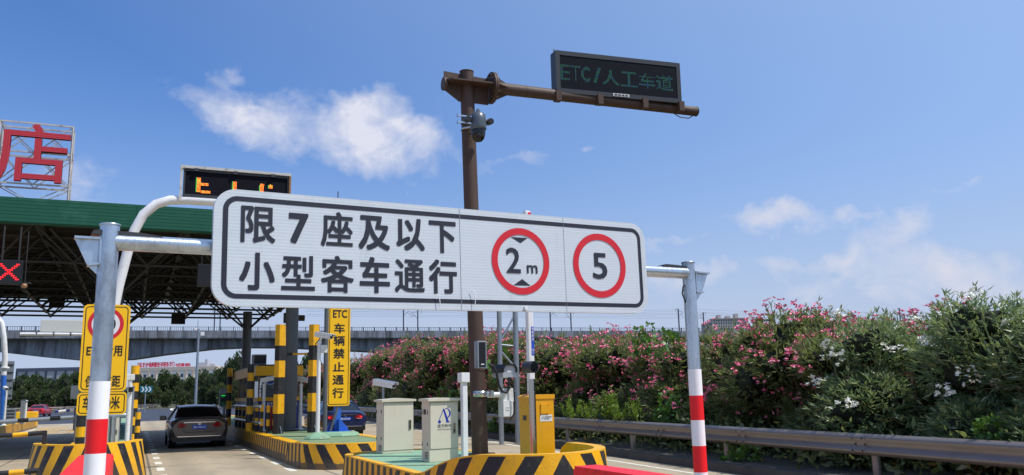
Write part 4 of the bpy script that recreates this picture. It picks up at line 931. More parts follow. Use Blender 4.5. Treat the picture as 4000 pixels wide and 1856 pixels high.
# ------------------------------------------------------------------ toll booth
bx0, bx1, by0, by1 = 3.72, 5.05, 29.2, 35.8; bz = .47; bt = ZAT(bx0, by0, 1430)
t = thing('toll_booth', 'glazed toll booth with yellow roof band and blue lower panels under the canopy', 'toll booth', (bx0, by0, bz))
w_, d_, h_ = bx1-bx0, by1-by0, bt-bz; sill = 1.05
mb = MB(); mb.box(0, w_, 0, .05, .05, sill-.12); mb.box(0, .05, .05, d_, .05, sill-.12); mb.box(w_-.05, w_, .05, d_, .05, sill-.12); mb.box(.05, w_-.05, d_-.05, d_, .05, sill-.12); mb.build('lower_panel', m_dblue, t)
mb = MB(); mb.box(-.03, w_+.03, -.03, d_+.03, sill-.12, sill); mb.box(-.1, w_+.1, -.08, d_+.08, h_-.32, h_); mb.build('yellow_band', m_yel, t)
mb = MB(); mb.box(-.05, w_+.05, .0, d_, h_+.002, h_+.05); mb.box(.02, w_-.02, .02, d_-.02, 0, .05); mb.box(.1, w_-.1, .1, d_-.1, h_-.38, h_-.33); mb.build('roof', m_dgrey, t)
mb = MB()
for x in (.0, w_*.48, w_-.05): mb.box(x, x+.05, .0, .05, sill, h_-.32)
for y in (d_*.2, d_*.42, d_*.65, d_*.85): mb.box(0, .05, y, y+.09, sill, h_-.32); mb.box(w_-.05, w_, y, y+.09, sill, h_-.32)
mb.build('window_frame', mat('bronze_aluminium', S(118, 96, 70), .4, .5, .15, 6), t)
gl = NT('booth_glass'); gl.p.inputs['Base Color'].default_value = S(120, 130, 140); gl.p.inputs['Roughness'].default_value = .04; gl.p.inputs['Alpha'].default_value = .38; gl = gl.m
MB().box(.05, w_-.05, .02, .03, sill, h_-.32).box(.02, .03, .05, d_-.05, sill, h_-.32).box(w_-.03, w_-.02, .05, d_-.05, sill, h_-.32).build('window_pane', gl, t)
MB().box(.1, w_-.1, .5, .9, sill-.2, sill-.1).bbox(.2, .62, .55, .62, sill-.08, sill+.28, .01, 1).box(.85, 1.1, .3, .5, sill, sill+.05, 1).build('counter', [m_dgrey, m_black], t)
mb = MB(); text(mb, 'ETC', .30, .62, sill-.26, sill-.17, -.006, 0, .02); mb.box(.26, .66, -.006, -.002, sill-.31, sill-.295); text(mb, '智慧高速', .82, 1.28, sill-.28, sill-.17, -.006, 0, .01); mb.build('lettering', m_white, t)
mb = MB(); c_ = circ(.38, 1.62, .17, 20); mb.prism(c_, -.012, -.004, 0); c_ = circ(.38, 1.62, .13, 20); mb.prism(c_, -.016, -.012, 1); mb.box(.28, .48, -.018, -.016, 1.595, 1.645, 0); mb.build('round_emblem', [mat('emblem_pale_blue', S(150, 170, 220), .4), m_dblue], t)
tb = thing('extinguisher_box', 'dark red fire box standing against the blue booth panel', 'fire box', (bx0+.36, by0-.30, bz))
MB().bbox(0, .38, 0, .22, .02, .74, .01).build('body', mat('fire_box_red', S(150, 26, 30), .45), tb); mb = MB(); text(mb, '消防', .1, .3, .5, .6, -.003, 0, .01); text(mb, '119', .1, .3, .18, .26, -.003, 0, .01); mb.build('lettering', m_red, tb)
p = YP(1003, 1408, 30.2); t = thing('roof_display_box', 'black display box with a pale side sitting on the booth roof', 'display box', (p[0], 30.0, bt+.05))
xh = (YP(1043, 1408, 30.2)[0]-YP(972, 1408, 30.2)[0])/2; zh = ZAT(p[0], 30.2, 1382)-bt-.08
MB().bbox(-xh*.5, xh, .02, .42, .03, zh, .01).box(-xh*.35, xh-.02, .0, .02, .06, zh-.04, 1).build('housing', [mat('grey_housing', S(140, 142, 146), .5), m_black], t); MB().box(-xh*.4, xh*.8, .1, .3, 0, .03).build('foot', m_dgrey, t)
p = YP(877, 1555, 36); t = thing('fee_display', 'small grey fee display with green digits beside the brown car', 'display', (p[0], 36, .47)); xh = .16
z0, z1 = ZAT(p[0], 36, 1588)-.47, ZAT(p[0], 36, 1518)-.47
MB().bbox(-xh-.03, xh+.03, 0, .14, z0, z1, .01).build('housing', m_galvd, t); MB().box(-xh, xh, -.004, 0, z0+.03, z1-.22).build('screen', m_black, t); MB().cyl((0, .07, 0), (0, .07, z0), .05, n=10).build('stand', m_galvd, t)
mb = MB(); zz = z1-.29
for k, (f, m) in enumerate(((.55, 0), (.4, 1), (0, 0), (0, 0), (.5, 1), (.7, 1))):
    if f: mb.box(-xh+.03, -xh+.03+f*xh*2*.9, -.006, -.004, zz-k*.07, zz-k*.07+.03, m)
    elif k == 2: pass
mb.build('digits', [m_ledG, m_ledg], t)
# lane railing along the booth
yA, yB, xR = 26.9, 33.8, 3.55
t = thing('lane_railing', 'yellow and black posted railing with two silver rails along the booth', 'railing', (xR, yA, .47))
for k in range(7):
    y = (yB-yA)*k/6; mb = MB()
    for j in range(4): mb.box(-.05, .05, y-.05, y+.05, j*.21, (j+1)*.21, 1 if j % 2 == 0 else 0)
    mb.build('post', [m_yel, m_blk], t)
for z in (.30, .78): MB().cyl((-.06, -.15, z), (-.06, yB-yA+.15, z), .04, n=10).build('rail', m_galv, t)
for dx in (.18, .36):
    x_, y_ = xR+dx, yA-.1; simple_guard('small yellow and black bollard at the railing end, %s' % ('nearer the lane' if dx < .2 else 'nearer the booth'), x_, y_, .47, 1.27, .055, 4, False, 'bollards at the railing end')
# ------------------------------------------------------------------ hanging signals under the canopy
def signal(label, px, py, y, wd, ht, cross, group='lane signals hung from the canopy'):
    p = YP(px, py, y); t = thing('lane_signal', label, 'lane signal', (p[0], y, p[2]), 0, group)
    MB().bbox(-wd/2, wd/2, 0, .22, -ht/2, ht/2, .012).build('housing', m_black, t)
    MB().cyl((-wd*.3, .12, ht/2), (-wd*.3, .12, 6.0-p[2]), .025, n=8).cyl((wd*.3, .12, ht/2), (wd*.3, .12, 6.0-p[2]), .025, n=8).build('hanger', m_frame, t)
    if cross:
        mb = MB(); n = 9
        for i in range(n):
            for s in (-1, 1):
                for o in (-.022, .022):
                    cx, cz = (i/(n-1)-.5)*wd*.62+o, s*(i/(n-1)-.5)*ht*.62-o*s*0; mb.lathe([(.001, .0), (.017, .0)], n=6) if 0 else mb.quad((cx-.016, -.004, cz-.016), (cx+.016, -.004, cz-.016), (cx+.016, -.004, cz+.016), (cx-.016, -.004, cz+.016))
        mb.build('red_cross', m_ledr, t)
    return t
signal('black lane signal lit with a red cross at the left edge', 34, 1062, 24.6, .62, .62, True)
signal('dark unlit lane signal half hidden behind the white sign', 812, 1075, 25.0, .55, .62, False)
for px, py, lab in ((222, 1180, 'dark box hung near the left end of the canopy back edge'), (697, 1245, 'dark box hung over the lane of the brown car'), (1134, 1242, 'dark box hung right of the nearer canopy column')):
    signal(lab, px, py, 43.0, .62, .5, False, 'dark signal boxes at the canopy back')
p = YP(1177, 1243, 40); t = thing('floodlight', 'small dark floodlight under the canopy just above the striped guards', 'floodlight', tuple(p))
MB().bbox(-.16, .16, -.05, .12, -.13, .12, .012, 0, Matrix.Rotation(radians(20), 4, 'X')).build('housing', m_black, t); MB().cyl((0, .05, .1), (0, .05, 5.2-p[2]), .02, n=6).build('arm', m_frame, t)
p = YP(95, 1115, 24.7); t = thing('alarm_lamp', 'small round alarm lamp in a bracket right of the red cross', 'lamp', tuple(p))
MB().lathe([(.001, .05), (.06, .04), (.075, -.02), (.055, -.07), (.001, -.08)], n=14).build('lamp', mat('lamp_amber', S(150, 110, 80), .4), t); MB().box(-.15, .15, -.02, .1, .05, .08).box(-.14, -.12, 0, .02, .05, .3).cyl((0, .03, .08), (0, .03, 5.9-p[2]), .015, n=6).build('bracket', m_frame, t)
# ------------------------------------------------------------------ cars
def car(label, loc, rz, paint, plate, brake=False, mscale=1.0):
    t = thing('sedan_car', label, 'car', loc, rz, 'cars at the toll plaza')
    #   y     hw_bot zb   hw_mid  hw_belt zbelt  hw_roof zroof
    st = [(0.00, .70, .36, .80, .76, .84, .62, .97), (0.05, .78, .27, .86, .82, .88, .66, 1.00), (.22, .82, .22, .895, .86, .92, .69, 1.035), (.62, .84, .2, .905, .87, .945, .70, 1.06),
          (1.22, .85, .2, .91, .88, .95, .585, 1.375), (1.62, .85, .2, .91, .885, .95, .575, 1.445), (2.3, .85, .2, .91, .885, .945, .575, 1.465), (2.95, .85, .2, .91, .885, .935, .565, 1.42),
          (3.72, .85, .2, .905, .87, .92, .70, 1.02), (4.2, .82, .2, .89, .83, .84, .66, .93), (4.55, .76, .22, .84, .74, .74, .55, .80), (4.68, .62, .3, .68, .58, .62, .45, .66)]
    rings = []
    for y, hb, zb, hm, hl, zl, hr, zr in st:
        half = [(hb*.92, zb), (hb, zb+.05), (hm, zb+.30), (hm-.005, zl-.13), (hl, zl), (hl-.02+(hr-hl)*.04, zl+.012), (hr+.02, zr-.04), (hr-.05, zr), (hr*.5, zr+.018), (0, zr+.024)]
        rings.append([(x, y, z) for x, z in half]+[(-x, y, z) for x, z in half[-2::-1]])
    n = len(rings[0]); vs = [p for r in rings for p in r]; mb = MB(); glass = MB()
    bf = []; 
    for i in range(len(st)-1):
        for k in range(n-1):
            f = (i*n+k, (i+1)*n+k, (i+1)*n+k+1, i*n+k+1)
            kk = min(k, n-2-k)
            side = 3 <= i <= 7 and kk == 5
            top = (i in (3,) or i == 7) and kk >= 6
            (glass.add([vs[a] for a in f], [(0, 1, 2, 3)], 0) if (side or top) else bf.append(f))
    mb.add(vs, bf, 0, True); mb.add(vs, [list(range(n))[::-1], list(range((len(st)-1)*n, len(st)*n))], 0)
    mb.add(vs, [tuple(i*n+k for k in ()) for i in ()], 0)
    body = mb.build('body', paint, t)
    glass.build('windows', m_carglass, t)
    mb = MB()
    for s in (-1, 1):
        for y in (1.30, 2.36): 
            pass
    for s in (-1, 1):
        mb.tube([(s*.72, .60, 1.06), (s*.605, 1.20, 1.375), (s*.595, 1.62, 1.44), (s*.595, 2.3, 1.46), (s*.585, 2.95, 1.415), (s*.71, 3.70, 1.03)], .028, 6); mb.tube([(s*.895, 2.22, .95), (s*.60, 2.2, 1.45)], .03, 6)
        mb.tube([(s*.885, .62, .955), (s*.895, 2.3, .96), (s*.885, 3.7, .935)], .012, 6, 1)
    mb.tube([(-.56, 1.25, 1.39), (0, 1.28, 1.415), (.56, 1.25, 1.39)], .022, 6); mb.build('roof_pillars', [paint, m_chrome], t)
    mb = MB(); mb.box(-.80, .80, -.03, .12, .24, .40); mb.box(-.66, .66, -.045, -.0, .40, .425, 1); mb.build('bumper', [m_black, m_chrome], t)
    MB().box(-.48, .48, -.02, .05, .875, .905).build('boot_trim', m_chrome, t)
    MB().tube([(-.52, -.012, .80), (-.49, -.02, .60), (-.40, -.02, .555), (.40, -.02, .555), (.49, -.02, .60), (.52, -.012, .80)], .007, 5).build('boot_seam', m_black, t)
    for s in (-1, 1):
        mb = MB(); pts = [(s*.38, .80), (s*.50, .875), (s*.80, .90), (s*.80, .78), (s*.62, .715), (s*.44, .735)]
        fr = [(x, -.03+max(0, abs(x)-.6)*.35, z) for x, z in pts]; bk = [(x*1.0, .05+max(0, abs(x)-.6)*1.2, z) for x, z in pts]; N_ = len(pts)
        mb.add(fr+bk, [list(range(N_))]+[(i, (i+1) % N_, N_+(i+1) % N_, N_+i) for i in range(N_)], 0)
        mb.add([(s*.80, -.03+.07, .90), (s*.80, -.03+.07, .78), (s*.905, .26, .80), (s*.9, .26, .90)], [(0, 1, 2, 3)], 0)
        mb.box(s*.62-.05, s*.62+.05, -.035, -.028, .775, .83, 1); mb.build('tail_light', [m_tail, m_taill if brake else m_tail], t)
    mb = MB(); mb.bbox(-.22, .22, -.04, -.02, .655, .795, .01, 0); pl = mb.build('number_plate', m_plate, t)
    mb = MB(); text(mb, plate, -.19, .19, .685, .765, -.043, 0, .02); o = mb.build('lettering', m_white, None); o.parent = pl
    mb = MB(); mb.ring(circ(0, .84, .045, 16), circ(0, .84, .034, 16), -.025); mb.prism([(-.03, .86), (-.012, .86), (0, .83), (.012, .86), (.03, .86), (.006, .81), (-.006, .81)], -.026, -.02); mb.build('emblem', m_chrome, t)
    for y in (.92, 3.68):
        for s in (-1, 1):
            mb = MB(); mb.cyl((s*.66, y, .315), (s*.885, y, .315), .315, n=24); ty = mb.build('wheel', m_tyre, t)
            mb = MB(); mb.cyl((s*.885, y, .315), (s*.893, y, .315), .21, n=24); 
            for k in range(5): a = 2*pi*k/5; mb.box(-.03, .03, -.2, .0, -.004, .004, 1, Matrix.Translation((s*.896, y, .315)) @ Matrix.Rotation(a, 4, 'X') @ Matrix.Rotation(pi/2, 4, 'Y'))
            rm = mb.build('rim', [m_black, m_chrome], None); rm.parent = ty
            MB().cyl((s*.60, y, .36), (s*.912, y, .36), .36, n=24).build('wheel_arch', m_black, t) if 0 else None
    for s in (-1, 1):
        mb = MB(); mb.bbox(s*1.02-.11, s*1.02+.11, 3.02, 3.12, .93, 1.09, .03); mb.bbox(min(s*.86, s*.93), max(s*.86, s*.93), 3.05, 3.1, .95, .99, .005); mb.build('wing_mirror', paint, t)
    t.scale = (.97, 1, .90)
    return t
def paint(name, col, metal=.4): return mat(name, col, .28, metal, .05, 30, None, 0, 3, 0, None, .5, .6)
pc = G(763, 1752, 0)
car('brown grey saloon driving through the lane, one tail lamp lit', (1.93, 28.85, 0), radians(0), paint('bronze_car_paint', S(88, 80, 76)), '浙D·386HZ')
car('dark navy saloon with bright brake lights in the next lane', (7.38, 32.6, 0), radians(-1), paint('navy_car_paint', S(32, 44, 92)), '浙J·20L89', True)
pr = G(137, 1629, 0); car('small distant red saloon leaving past the far left island', (pr[0], pr[1], 0), radians(-6), paint('red_car_paint', S(190, 16, 44), .1), '浙J·6X52', True)
# ------------------------------------------------------------------ guardrails
def wprof():
    return [(0, .155), (-.04, .135), (-.085, .105), (-.085, .075), (-.03, .03), (-.03, -.03), (-.085, -.075), (-.085, -.105), (-.04, -.135), (0, -.155)]
def guardrail(label, pts, zc, nposts, sc_=1.0, off=.07, joints=True):
    t = thing('guardrail', label, 'guardrail', tuple(pts[0][:2])+(0,), 0)
    P = [Vector((p[0], p[1])) for p in pts]; pr = wprof(); mb = MB(); vs = []
    for i, p in enumerate(P):
        d = (P[min(i+1, len(P)-1)]-P[max(i-1, 0)]).normalized(); nx = Vector((-d.y, d.x))
        zz = zc[i] if isinstance(zc, (list, tuple)) else zc
        vs += [(p.x-nx.x*o*sc_, p.y-nx.y*o*sc_, zz+z*sc_) for o, z in pr]
    n = len(pr); mb.add(vs, [(i*n+k, (i+1)*n+k, (i+1)*n+k+1, i*n+k+1) for i in range(len(P)-1) for k in range(n-1)], 0, True); mb.build('beam', m_rail, t, True)
    if joints:
        for i in range(len(P)-1):
            d = (P[i+1]-P[i]); ns = max(1, round(d.length/4.0)); dn = d.normalized(); nx = Vector((-dn.y, dn.x)); za, zb = (zc[i], zc[i+1]) if isinstance(zc, (list, tuple)) else (zc, zc)
            for k in range(ns):
                c0 = P[i]+d*((k+.5)/ns); c1 = c0+dn*.32; zz = za+(zb-za)*(k+.5)/ns
                mb = MB(); vs = [((c0-nx*(o*sc_-.004)).x, (c0-nx*(o*sc_-.004)).y, zz+z*sc_) for o, z in pr]+[((c1-nx*(o*sc_-.004)).x, (c1-nx*(o*sc_-.004)).y, zz+z*sc_) for o, z in pr]
                mb.add(vs, [(j, n+j, n+j+1, j+1) for j in range(n-1)], 0, True)
                for zz2 in (.09, -.09, .0):
                    for f in (.06, .26): q_ = c0+dn*f-nx*((-.085 if zz2 else -.03)*sc_-.006); mb.cyl((q_.x, q_.y, zz+zz2*sc_), (q_.x+nx.x*.014, q_.y+nx.y*.014, zz+zz2*sc_), .014, n=6, m=1)
                mb.build('splice_plate', [m_rail, m_dgrey], t, True)
    L_ = [0]
    for a, b in zip(P, P[1:]): L_.append(L_[-1]+(b-a).length)
    for k in range(nposts):
        s = L_[-1]*(k+.5)/nposts; i = max(j for j in range(len(L_)-1) if L_[j] <= s); f = (s-L_[i])/(L_[i+1]-L_[i]); p = P[i].lerp(P[i+1], f)
        zz = (zc[i]*(1-f)+zc[i+1]*f) if isinstance(zc, (list, tuple)) else zc
        d = (P[i+1]-P[i]).normalized(); nx = Vector((-d.y, d.x)); q_ = p-nx*off
        MB().cyl((q_.x, q_.y, -.05), (q_.x, q_.y, zz+.1), .062*sc_, n=12).box(q_.x-.05, q_.x+.06, q_.y-.08, q_.y+.08, zz-.12, zz+.06).build('post', m_rail, t, True)
    return t
gy = [-4, 2, 5, 8, 11, 14, 17, 20, 24, 28, 34, 40, 48, 58, 70, 85, 100]
guardrail('long weathered guardrail in front of the oleander hedge', [(XG(y)+.02, y) for y in gy], .635, 27)
fp = [G(505, 1596), G(560, 1592.5), G(620, 1589.5), G(690, 1585.5), G(745, 1582)]
guardrail('distant guardrail behind the brown car at the road bend', fp, [1.15, 1.25, 1.35, 1.6, 1.9], 9, 1.9)
fp = [(-26, 148), (-14, 150), (-2, 156), (4, 166)]
guardrail('distant guardrail beyond the red car under the dark trees', fp, .75, 10, 1.5)
# ------------------------------------------------------------------ lane booms and gate on the left
def boomarm(label, a, b, r, segs, mats, post=True, gname='barrier_boom'):
    a, b = Vector(a), Vector(b); t = thing(gname, label, 'barrier boom', (a.x, a.y, 0), 0)
    mb = MB()
    for i in range(segs): mb.cyl(a.lerp(b, i/segs), a.lerp(b, (i+1)/segs), r, n=10, m=i % len(mats))
    mb.build('arm', mats, t, True)
    if post: MB().bbox(a.x-.15, a.x+.15, a.y-.12, a.y+.18, .0, a.z+.12, .02).build('machine', m_col, t, True)
    return t
A = YP(318, 1628, 26); B = YP(-60, 1652, 26); boomarm('lowered grey and black banded boom across the left lane', A, B, .055, 9, [m_galvd, m_galvd, m_black])
A = YP(302, 1600, 53); B = YP(214, 1609, 53); boomarm('white boom with blue bands further along the left lane', A, B, .07, 6, [m_white, m_white, m_dblue])
YG = 15.3; p0 = YP(172, 1735, YG); zt = YP(172, 1690, YG)[2]; p1 = YP(-40, 1703, YG); pm = YP(110, 1696, YG); p2 = YP(50, 1700, YG)
t = thing('lane_gate', 'black and yellow lane gate of two bars beside the left striped nose', 'gate', (p0[0], YG, 0))
mb = MB(); mb.box(p0[0]-.03, p0[0]+.03, YG-.03, YG+.03, .6, zt+.03); mb.build('post', m_blk, t, True)
mb = MB(); mb.cyl((p0[0], YG, zt), pm, .035, n=8, m=1); mb.cyl(pm, p2, .035, n=8, m=0); mb.cyl(p2, p1, .035, n=8, m=1); mb.build('upper_bar', [m_yel, m_blk], t, True)
q0, q1, q2, q3 = YP(150, 1838, 14.6), YP(95, 1843, 14.6), YP(35, 1848, 14.6), YP(-40, 1854, 14.6)
mb = MB(); mb.cyl(q0, q1, .04, n=8, m=1); mb.cyl(q1, q2, .04, n=8, m=0); mb.cyl(q2, q3, .04, n=8, m=1); mb.build('lower_bar', [m_yel, m_blk], t, True)
# things on the far-left island
p = G(8, 1670, .48)
t = thing('arch_pole', 'white pole painted blue below, at the left edge of the photo', 'pole', (p[0]+.1, p[1], .48))
X0, Y0 = YP(10, 1660, 49.5)[0], 49.5; t.location = (X0, Y0, .48); TM[t.name] = Matrix.Translation((X0, Y0, .48)); zb1, zt1 = ZAT(X0, Y0, 1466), ZAT(X0, Y0, 1300)
pts = [YP(px, py, Y0) for px, py in ((14, 1466), (20, 1400), (15, 1320), (6, 1262), (-10, 1243), (-60, 1240))]
MB().tube([(X0, Y0, .48), tuple(pts[0])], .13, 14).build('blue_shaft', m_blue, t, True); MB().tube([tuple(q_) for q_ in pts], .135, 14).build('white_arch', m_white, t, True)
MB().lathe([(.14, 0), (.19, .02), (.19, .1), (.14, .12)], tuple(YP(20, 1442, Y0)), 14).build('collar', m_white, t, True)
Yp_ = 51; a, b = YP(-40, 1410, Yp_), YP(57, 1410, Yp_); z0, z1 = YP(40, 1560, Yp_)[2], YP(40, 1411, Yp_)[2]
t = thing('large_sign', 'grey ribbed back of a large sign panel behind the white and blue pole', 'sign', (b[0], Yp_, .48))
mb = MB(); mb.box(a[0], b[0], Yp_, Yp_+.05, z0, z1)
mb.build('panel', m_galvd, t, True); mb = MB()
for k in range(5): z = z0+(z1-z0)*(k+.5)/5; mb.box(a[0]+.02, b[0]-.02, Yp_-.03, Yp_, z-.035, z+.035)
mb.build('rib', m_dgrey, t, True); mb = MB().cyl((b[0]-.5, Yp_+.15, .48), (b[0]-.5, Yp_+.15, z1), .09, n=12); mb.build('pole', m_galvd, t, True)
p = G(18, 1672, .48); x, y = p[0]+.2, 40.0; x = YP(20, 1600, 49)[0]; h = YP(22, 1520, 49)
bullet('bullet_camera', 'white bullet camera on a low pole before the white and blue pole', (h[0], h[1]-.1, h[2]+.05), radians(20), radians(12), (x, 49, .48), .9)
x = YP(88, 1600, 50)[0]; t = thing('grey_post', 'short square grey post on the far left island', 'post', (x, 50, .48)); MB().bbox(-.09, .09, -.09, .09, 0, ZAT(x, 50, 1565)-.48, .01).build('shaft', m_galvd, t); MB().box(-.1, .1, -.1, .1, ZAT(x, 50, 1565)-.48, ZAT(x, 50, 1565)-.44).build('cap', m_galvd, t)
x = YP(101, 1600, 52)[0]; t = thing('beacon_post', 'thin white post with a round head near the red car', 'post', (x, 52, .48)); z = ZAT(x, 52, 1572)-.48; MB().cyl((0, 0, 0), (0, 0, z), .05, n=10).build('shaft', m_white, t); MB().lathe([(.001, .14), (.07, .1), (.085, .04), (.05, 0)], (0, 0, z), 12).build('head', m_galvd, t)
p = YP(40, 1625, 50); t = thing('control_box', 'grey control box with louvres at the foot of the sign back', 'box', (p[0], 50, .48)); MB().bbox(-.2, .22, 0, .3, 0, ZAT(p[0], 50, 1598)-.48, .01).build('body', m_galvd, t); mb = MB()
for k in range(5): mb.box(-.16, .18, -.006, 0, .15+k*.16, .23+k*.16)
mb.build('louvres', m_dgrey, t)
# overhead white board on a pole hidden by the speed sign
Yb = 52; a, b = YP(160, 1250, Yb), YP(345, 1250, Yb); z0, z1 = YP(240, 1297, Yb)[2], YP(240, 1250, Yb)[2]
t = thing('white_board', 'blank white board with strip lamps below it, left of the speed sign', 'board', (b[0], Yb, 0))
MB().bbox(a[0], b[0], Yb, Yb+.12, z0, z1, .02).build('panel', mat('board_white', S(206, 206, 198), .6), t, True)
mb = MB(); c = YP(75, 1306, Yb); z = YP(200, 1306, Yb)[2]
for k in range(4): x0 = c[0]+(b[0]-c[0])*k/4; mb.cyl((x0+.05, Yb-.1, z), (x0+(b[0]-c[0])/4-.05, Yb-.1, z), .085, n=10)
mb.build('strip_lamp', m_white, t, True)
xq = YP(355, 1500, Yb)[0]; MB().cyl((xq, Yb+.2, 0), (xq, Yb+.2, z1-.1), .1, n=12).cyl((xq, Yb+.2, z), (c[0], Yb+.05, z-.1), .05, n=8).cyl((xq, Yb+.2, (z0+z1)/2), (a[0]+.3, Yb+.18, (z0+z1)/2), .05, n=8).build('pole', m_col, t, True)
# bits on the speed-sign island
p = YP(337, 1700, 19.5); t = thing('barrier_machine', 'dark barrier cabinet mostly hidden behind the left gantry post', 'barrier', (p[0]-.12, 19.5, .45)); MB().bbox(0, .36, 0, .4, 0, ZAT(p[0], 19.5, 1628)-.45, .01).build('body', m_black, t); MB().box(.03, .33, .02, .38, ZAT(p[0], 19.5, 1628)-.45, ZAT(p[0], 19.5, 1620)-.45).build('lid', mat('lime_label', S(150, 200, 40), .5), t)
p = YP(452, 1670, 21); t = thing('equipment_cabinet', 'pale grey cabinet standing just right of the left gantry post', 'cabinet', (p[0]-.2, 21, .45)); z = ZAT(p[0], 21, 1622)-.45; MB().bbox(0, .28, 0, .4, 0, z, .01).build('body', m_galvd, t); MB().bbox(.02, .26, -.012, 0, .06, z-.06, .004).build('door', m_cream, t); MB().box(.21, .23, -.02, -.012, z*.45, z*.58).build('handle', m_dgrey, t)
x = YP(497, 1700, 19.2)[0]; t = thing('white_post', 'thin white post with a small lamp bracket right of the speed sign', 'post', (x, 19.2, .45)); z = ZAT(x, 19.2, 1462)-.45; MB().cyl((0, 0, 0), (0, 0, z), .045, n=12).build('shaft', m_white, t); MB().bbox(-.08, .08, -.06, .06, z-.12, z, .01).bbox(-.03, .06, -.1, -.03, z-.36, z-.26, .01, 1).build('head_box', [m_cam, m_black], t)
x = YP(512, 1600, 22)[0]; t = thing('grey_pole', 'grey square pole between the white post and the striped guard', 'pole', (x, 22, .45)); z = ZAT(x, 22, 1512)-.45; MB().bbox(-.05, .05, -.05, .05, 0, z, .006).build('shaft', m_galvd, t); MB().box(-.06, .06, -.06, .06, z, z+.02).build('cap', m_galvd, t)
x = YP(437, 1690, 20.0)[0]; t = thing('pipe_frame', 'grey pipe frame on the speed sign island beside the left post', 'frame', (x, 20, .45)); z = ZAT(x, 20, 1627)-.45; MB().tube([(-.25, 0, z-.1), (-.2, 0, z), (.25, 0, z+.03), (.32, 0, z-.05)], .035, 10).cyl((0, 0, 0), (0, 0, z), .07, n=12).lathe([(.16, 0), (.14, .04), (.07, .06)], n=12).build('pipe', m_galv, t)
x = YP(292, 1535, 16.9)[0]; p = YP(293, 1532, 17.6); t = thing('control_box', 'small grey box on the left edge of the speed sign', 'box', tuple(p)); MB().bbox(-.07, .07, 0, .12, -.12, .12, .01).build('body', m_galvd, t); MB().cyl((.05, .06, 0), (.3, .06, 0), .02, n=8).build('bracket', m_galvd, t)
p = G(303, 1651, 0); t = thing('traffic_cone', 'small orange traffic cone far down the left lane', 'cone', (p[0], p[1], 0)); MB().lathe([(.17, .03), (.04, .68), (.001, .7)], n=14).build('cone', mat('cone_orange', S(235, 70, 40), .5), t); MB().box(-.2, .2, -.2, .2, 0, .03).build('base', m_black, t); MB().lathe([(.125, .24), (.087, .42)], n=14).build('band', m_white, t)
p = G(768, 1585, 0); Yl = 95.0; x = YP(766, 1520, Yl)[0]; t = thing('camera_mast', 'slender grey mast with a small camera, behind the brown car', 'mast', (x, Yl, 0)); z = ZAT(x, Yl, 1285); MB().cyl((0, 0, 0), (0, 0, z), .16, .10, 12).build('pole', m_galvd, t); MB().cyl((-.1, 0, z), (-.1, 0, z+.9), .03, n=6).build('antenna', m_galvd, t); MB().bbox(-.5, -.2, -.2, .2, z-.2, z+.1, .05).box(.2, .6, -.1, .2, z-.7, z-.3).build('camera_head', m_cam, t)
# chevron sign
Yc = 120; a, b = YP(548, 1521, Yc), YP(595, 1521, Yc); z0, z1 = YP(570, 1533, Yc)[2], YP(570, 1509, Yc)[2]
t = thing('chevron_sign', 'teal road bend sign with three white chevrons by the far bend', 'road sign', ((a[0]+b[0])/2, Yc, 0)); hw = (b[0]-a[0])/2
MB().box(-hw, hw, 0, .06, z0, z1).build('panel', mat('teal_sign_sheet', S(10, 110, 130), .4), t); mb = MB(); zm = (z0+z1)/2; hh = (z1-z0)*.42
for k in range(3):
    x = -hw*.85+k*hw*.58; wv = hw*.24
    for s in (-1, 1): mb.add([(x, -.012, zm+s*hh), (x+wv, -.012, zm+s*hh), (x+wv+hw*.3, -.012, zm), (x+hw*.3, -.012, zm)], [(0, 1, 2, 3)])
mb.build('chevrons', m_white, t); MB().cyl((-hw*.1, .12, -.1), (-hw*.1, .12, z1+.2), .07, n=8).build('pole', m_galvd, t)
# lattice mast behind the guardrail
yl = 23.5; a, b = YP(1955, 1500, yl), YP(2019, 1500, yl); t = thing('lattice_mast', 'grey twin tube mast with slanted braces behind the brown mast', 'mast', (a[0], yl, 0)); w_ = b[0]-a[0]
zt = 5.4; zf = lambda py: ZAT(a[0], yl, py)
MB().cyl((0, 0, 0), (0, 0, zt), .072, n=14).build('tube', m_galvd, t); MB().cyl((w_, 0, 0), (w_, 0, zt), .08, n=14).build('tube', m_galvd, t)
mb = MB()
for py in (1347, 1120): mb.cyl((0, 0, zf(py)), (w_, 0, zf(py+6)), .03, n=8)
for a_, b_ in ((1340, 1225), (1130, 1000)): mb.cyl((0, 0, zf(a_)), (w_, 0, zf(b_)), .03, n=8)
mb.cyl((0, 0, zf(1368)), (w_, 0, zf(1442)), .03, n=8); mb.cyl((w_, 0, zf(1520)), (.05, 0, zf(1580)), .04, n=8); mb.build('brace', m_galvd, t)
# ------------------------------------------------------------------ railway viaduct far behind
RZ = 22.0
pa, pb = G(70, 1275, RZ), G(2600, 1281, RZ)
bd = (pb-pa)[:2]; bd /= np.linalg.norm(bd); bn = np.array([-bd[1], bd[0]])
if np.dot(bn, f0[:2]) < 0: bn = -bn
def BX(px):  # distance along the viaduct seen at column px (deck height)
    d = ray(px, 1280); A = np.array([[d[0], -bd[0]], [d[1], -bd[1]]]); s = np.linalg.solve(A, pa[:2]-0*E0[:2]); return s[1]
def BP(s, off=0.0): return pa[0]+bd[0]*s+bn[0]*off, pa[1]+bd[1]*s+bn[1]*off
br = thing('railway_viaduct', 'long concrete railway viaduct with arched girder crossing the whole background', 'bridge', (pa[0], pa[1], 0))
def zr(px, py): x, y = BP(BX(px)); return ZAT(x, y, py)
sL, sR = BX(-500), BX(4300)
ztop, zd, zs = RZ, RZ-1.2, RZ-3.4
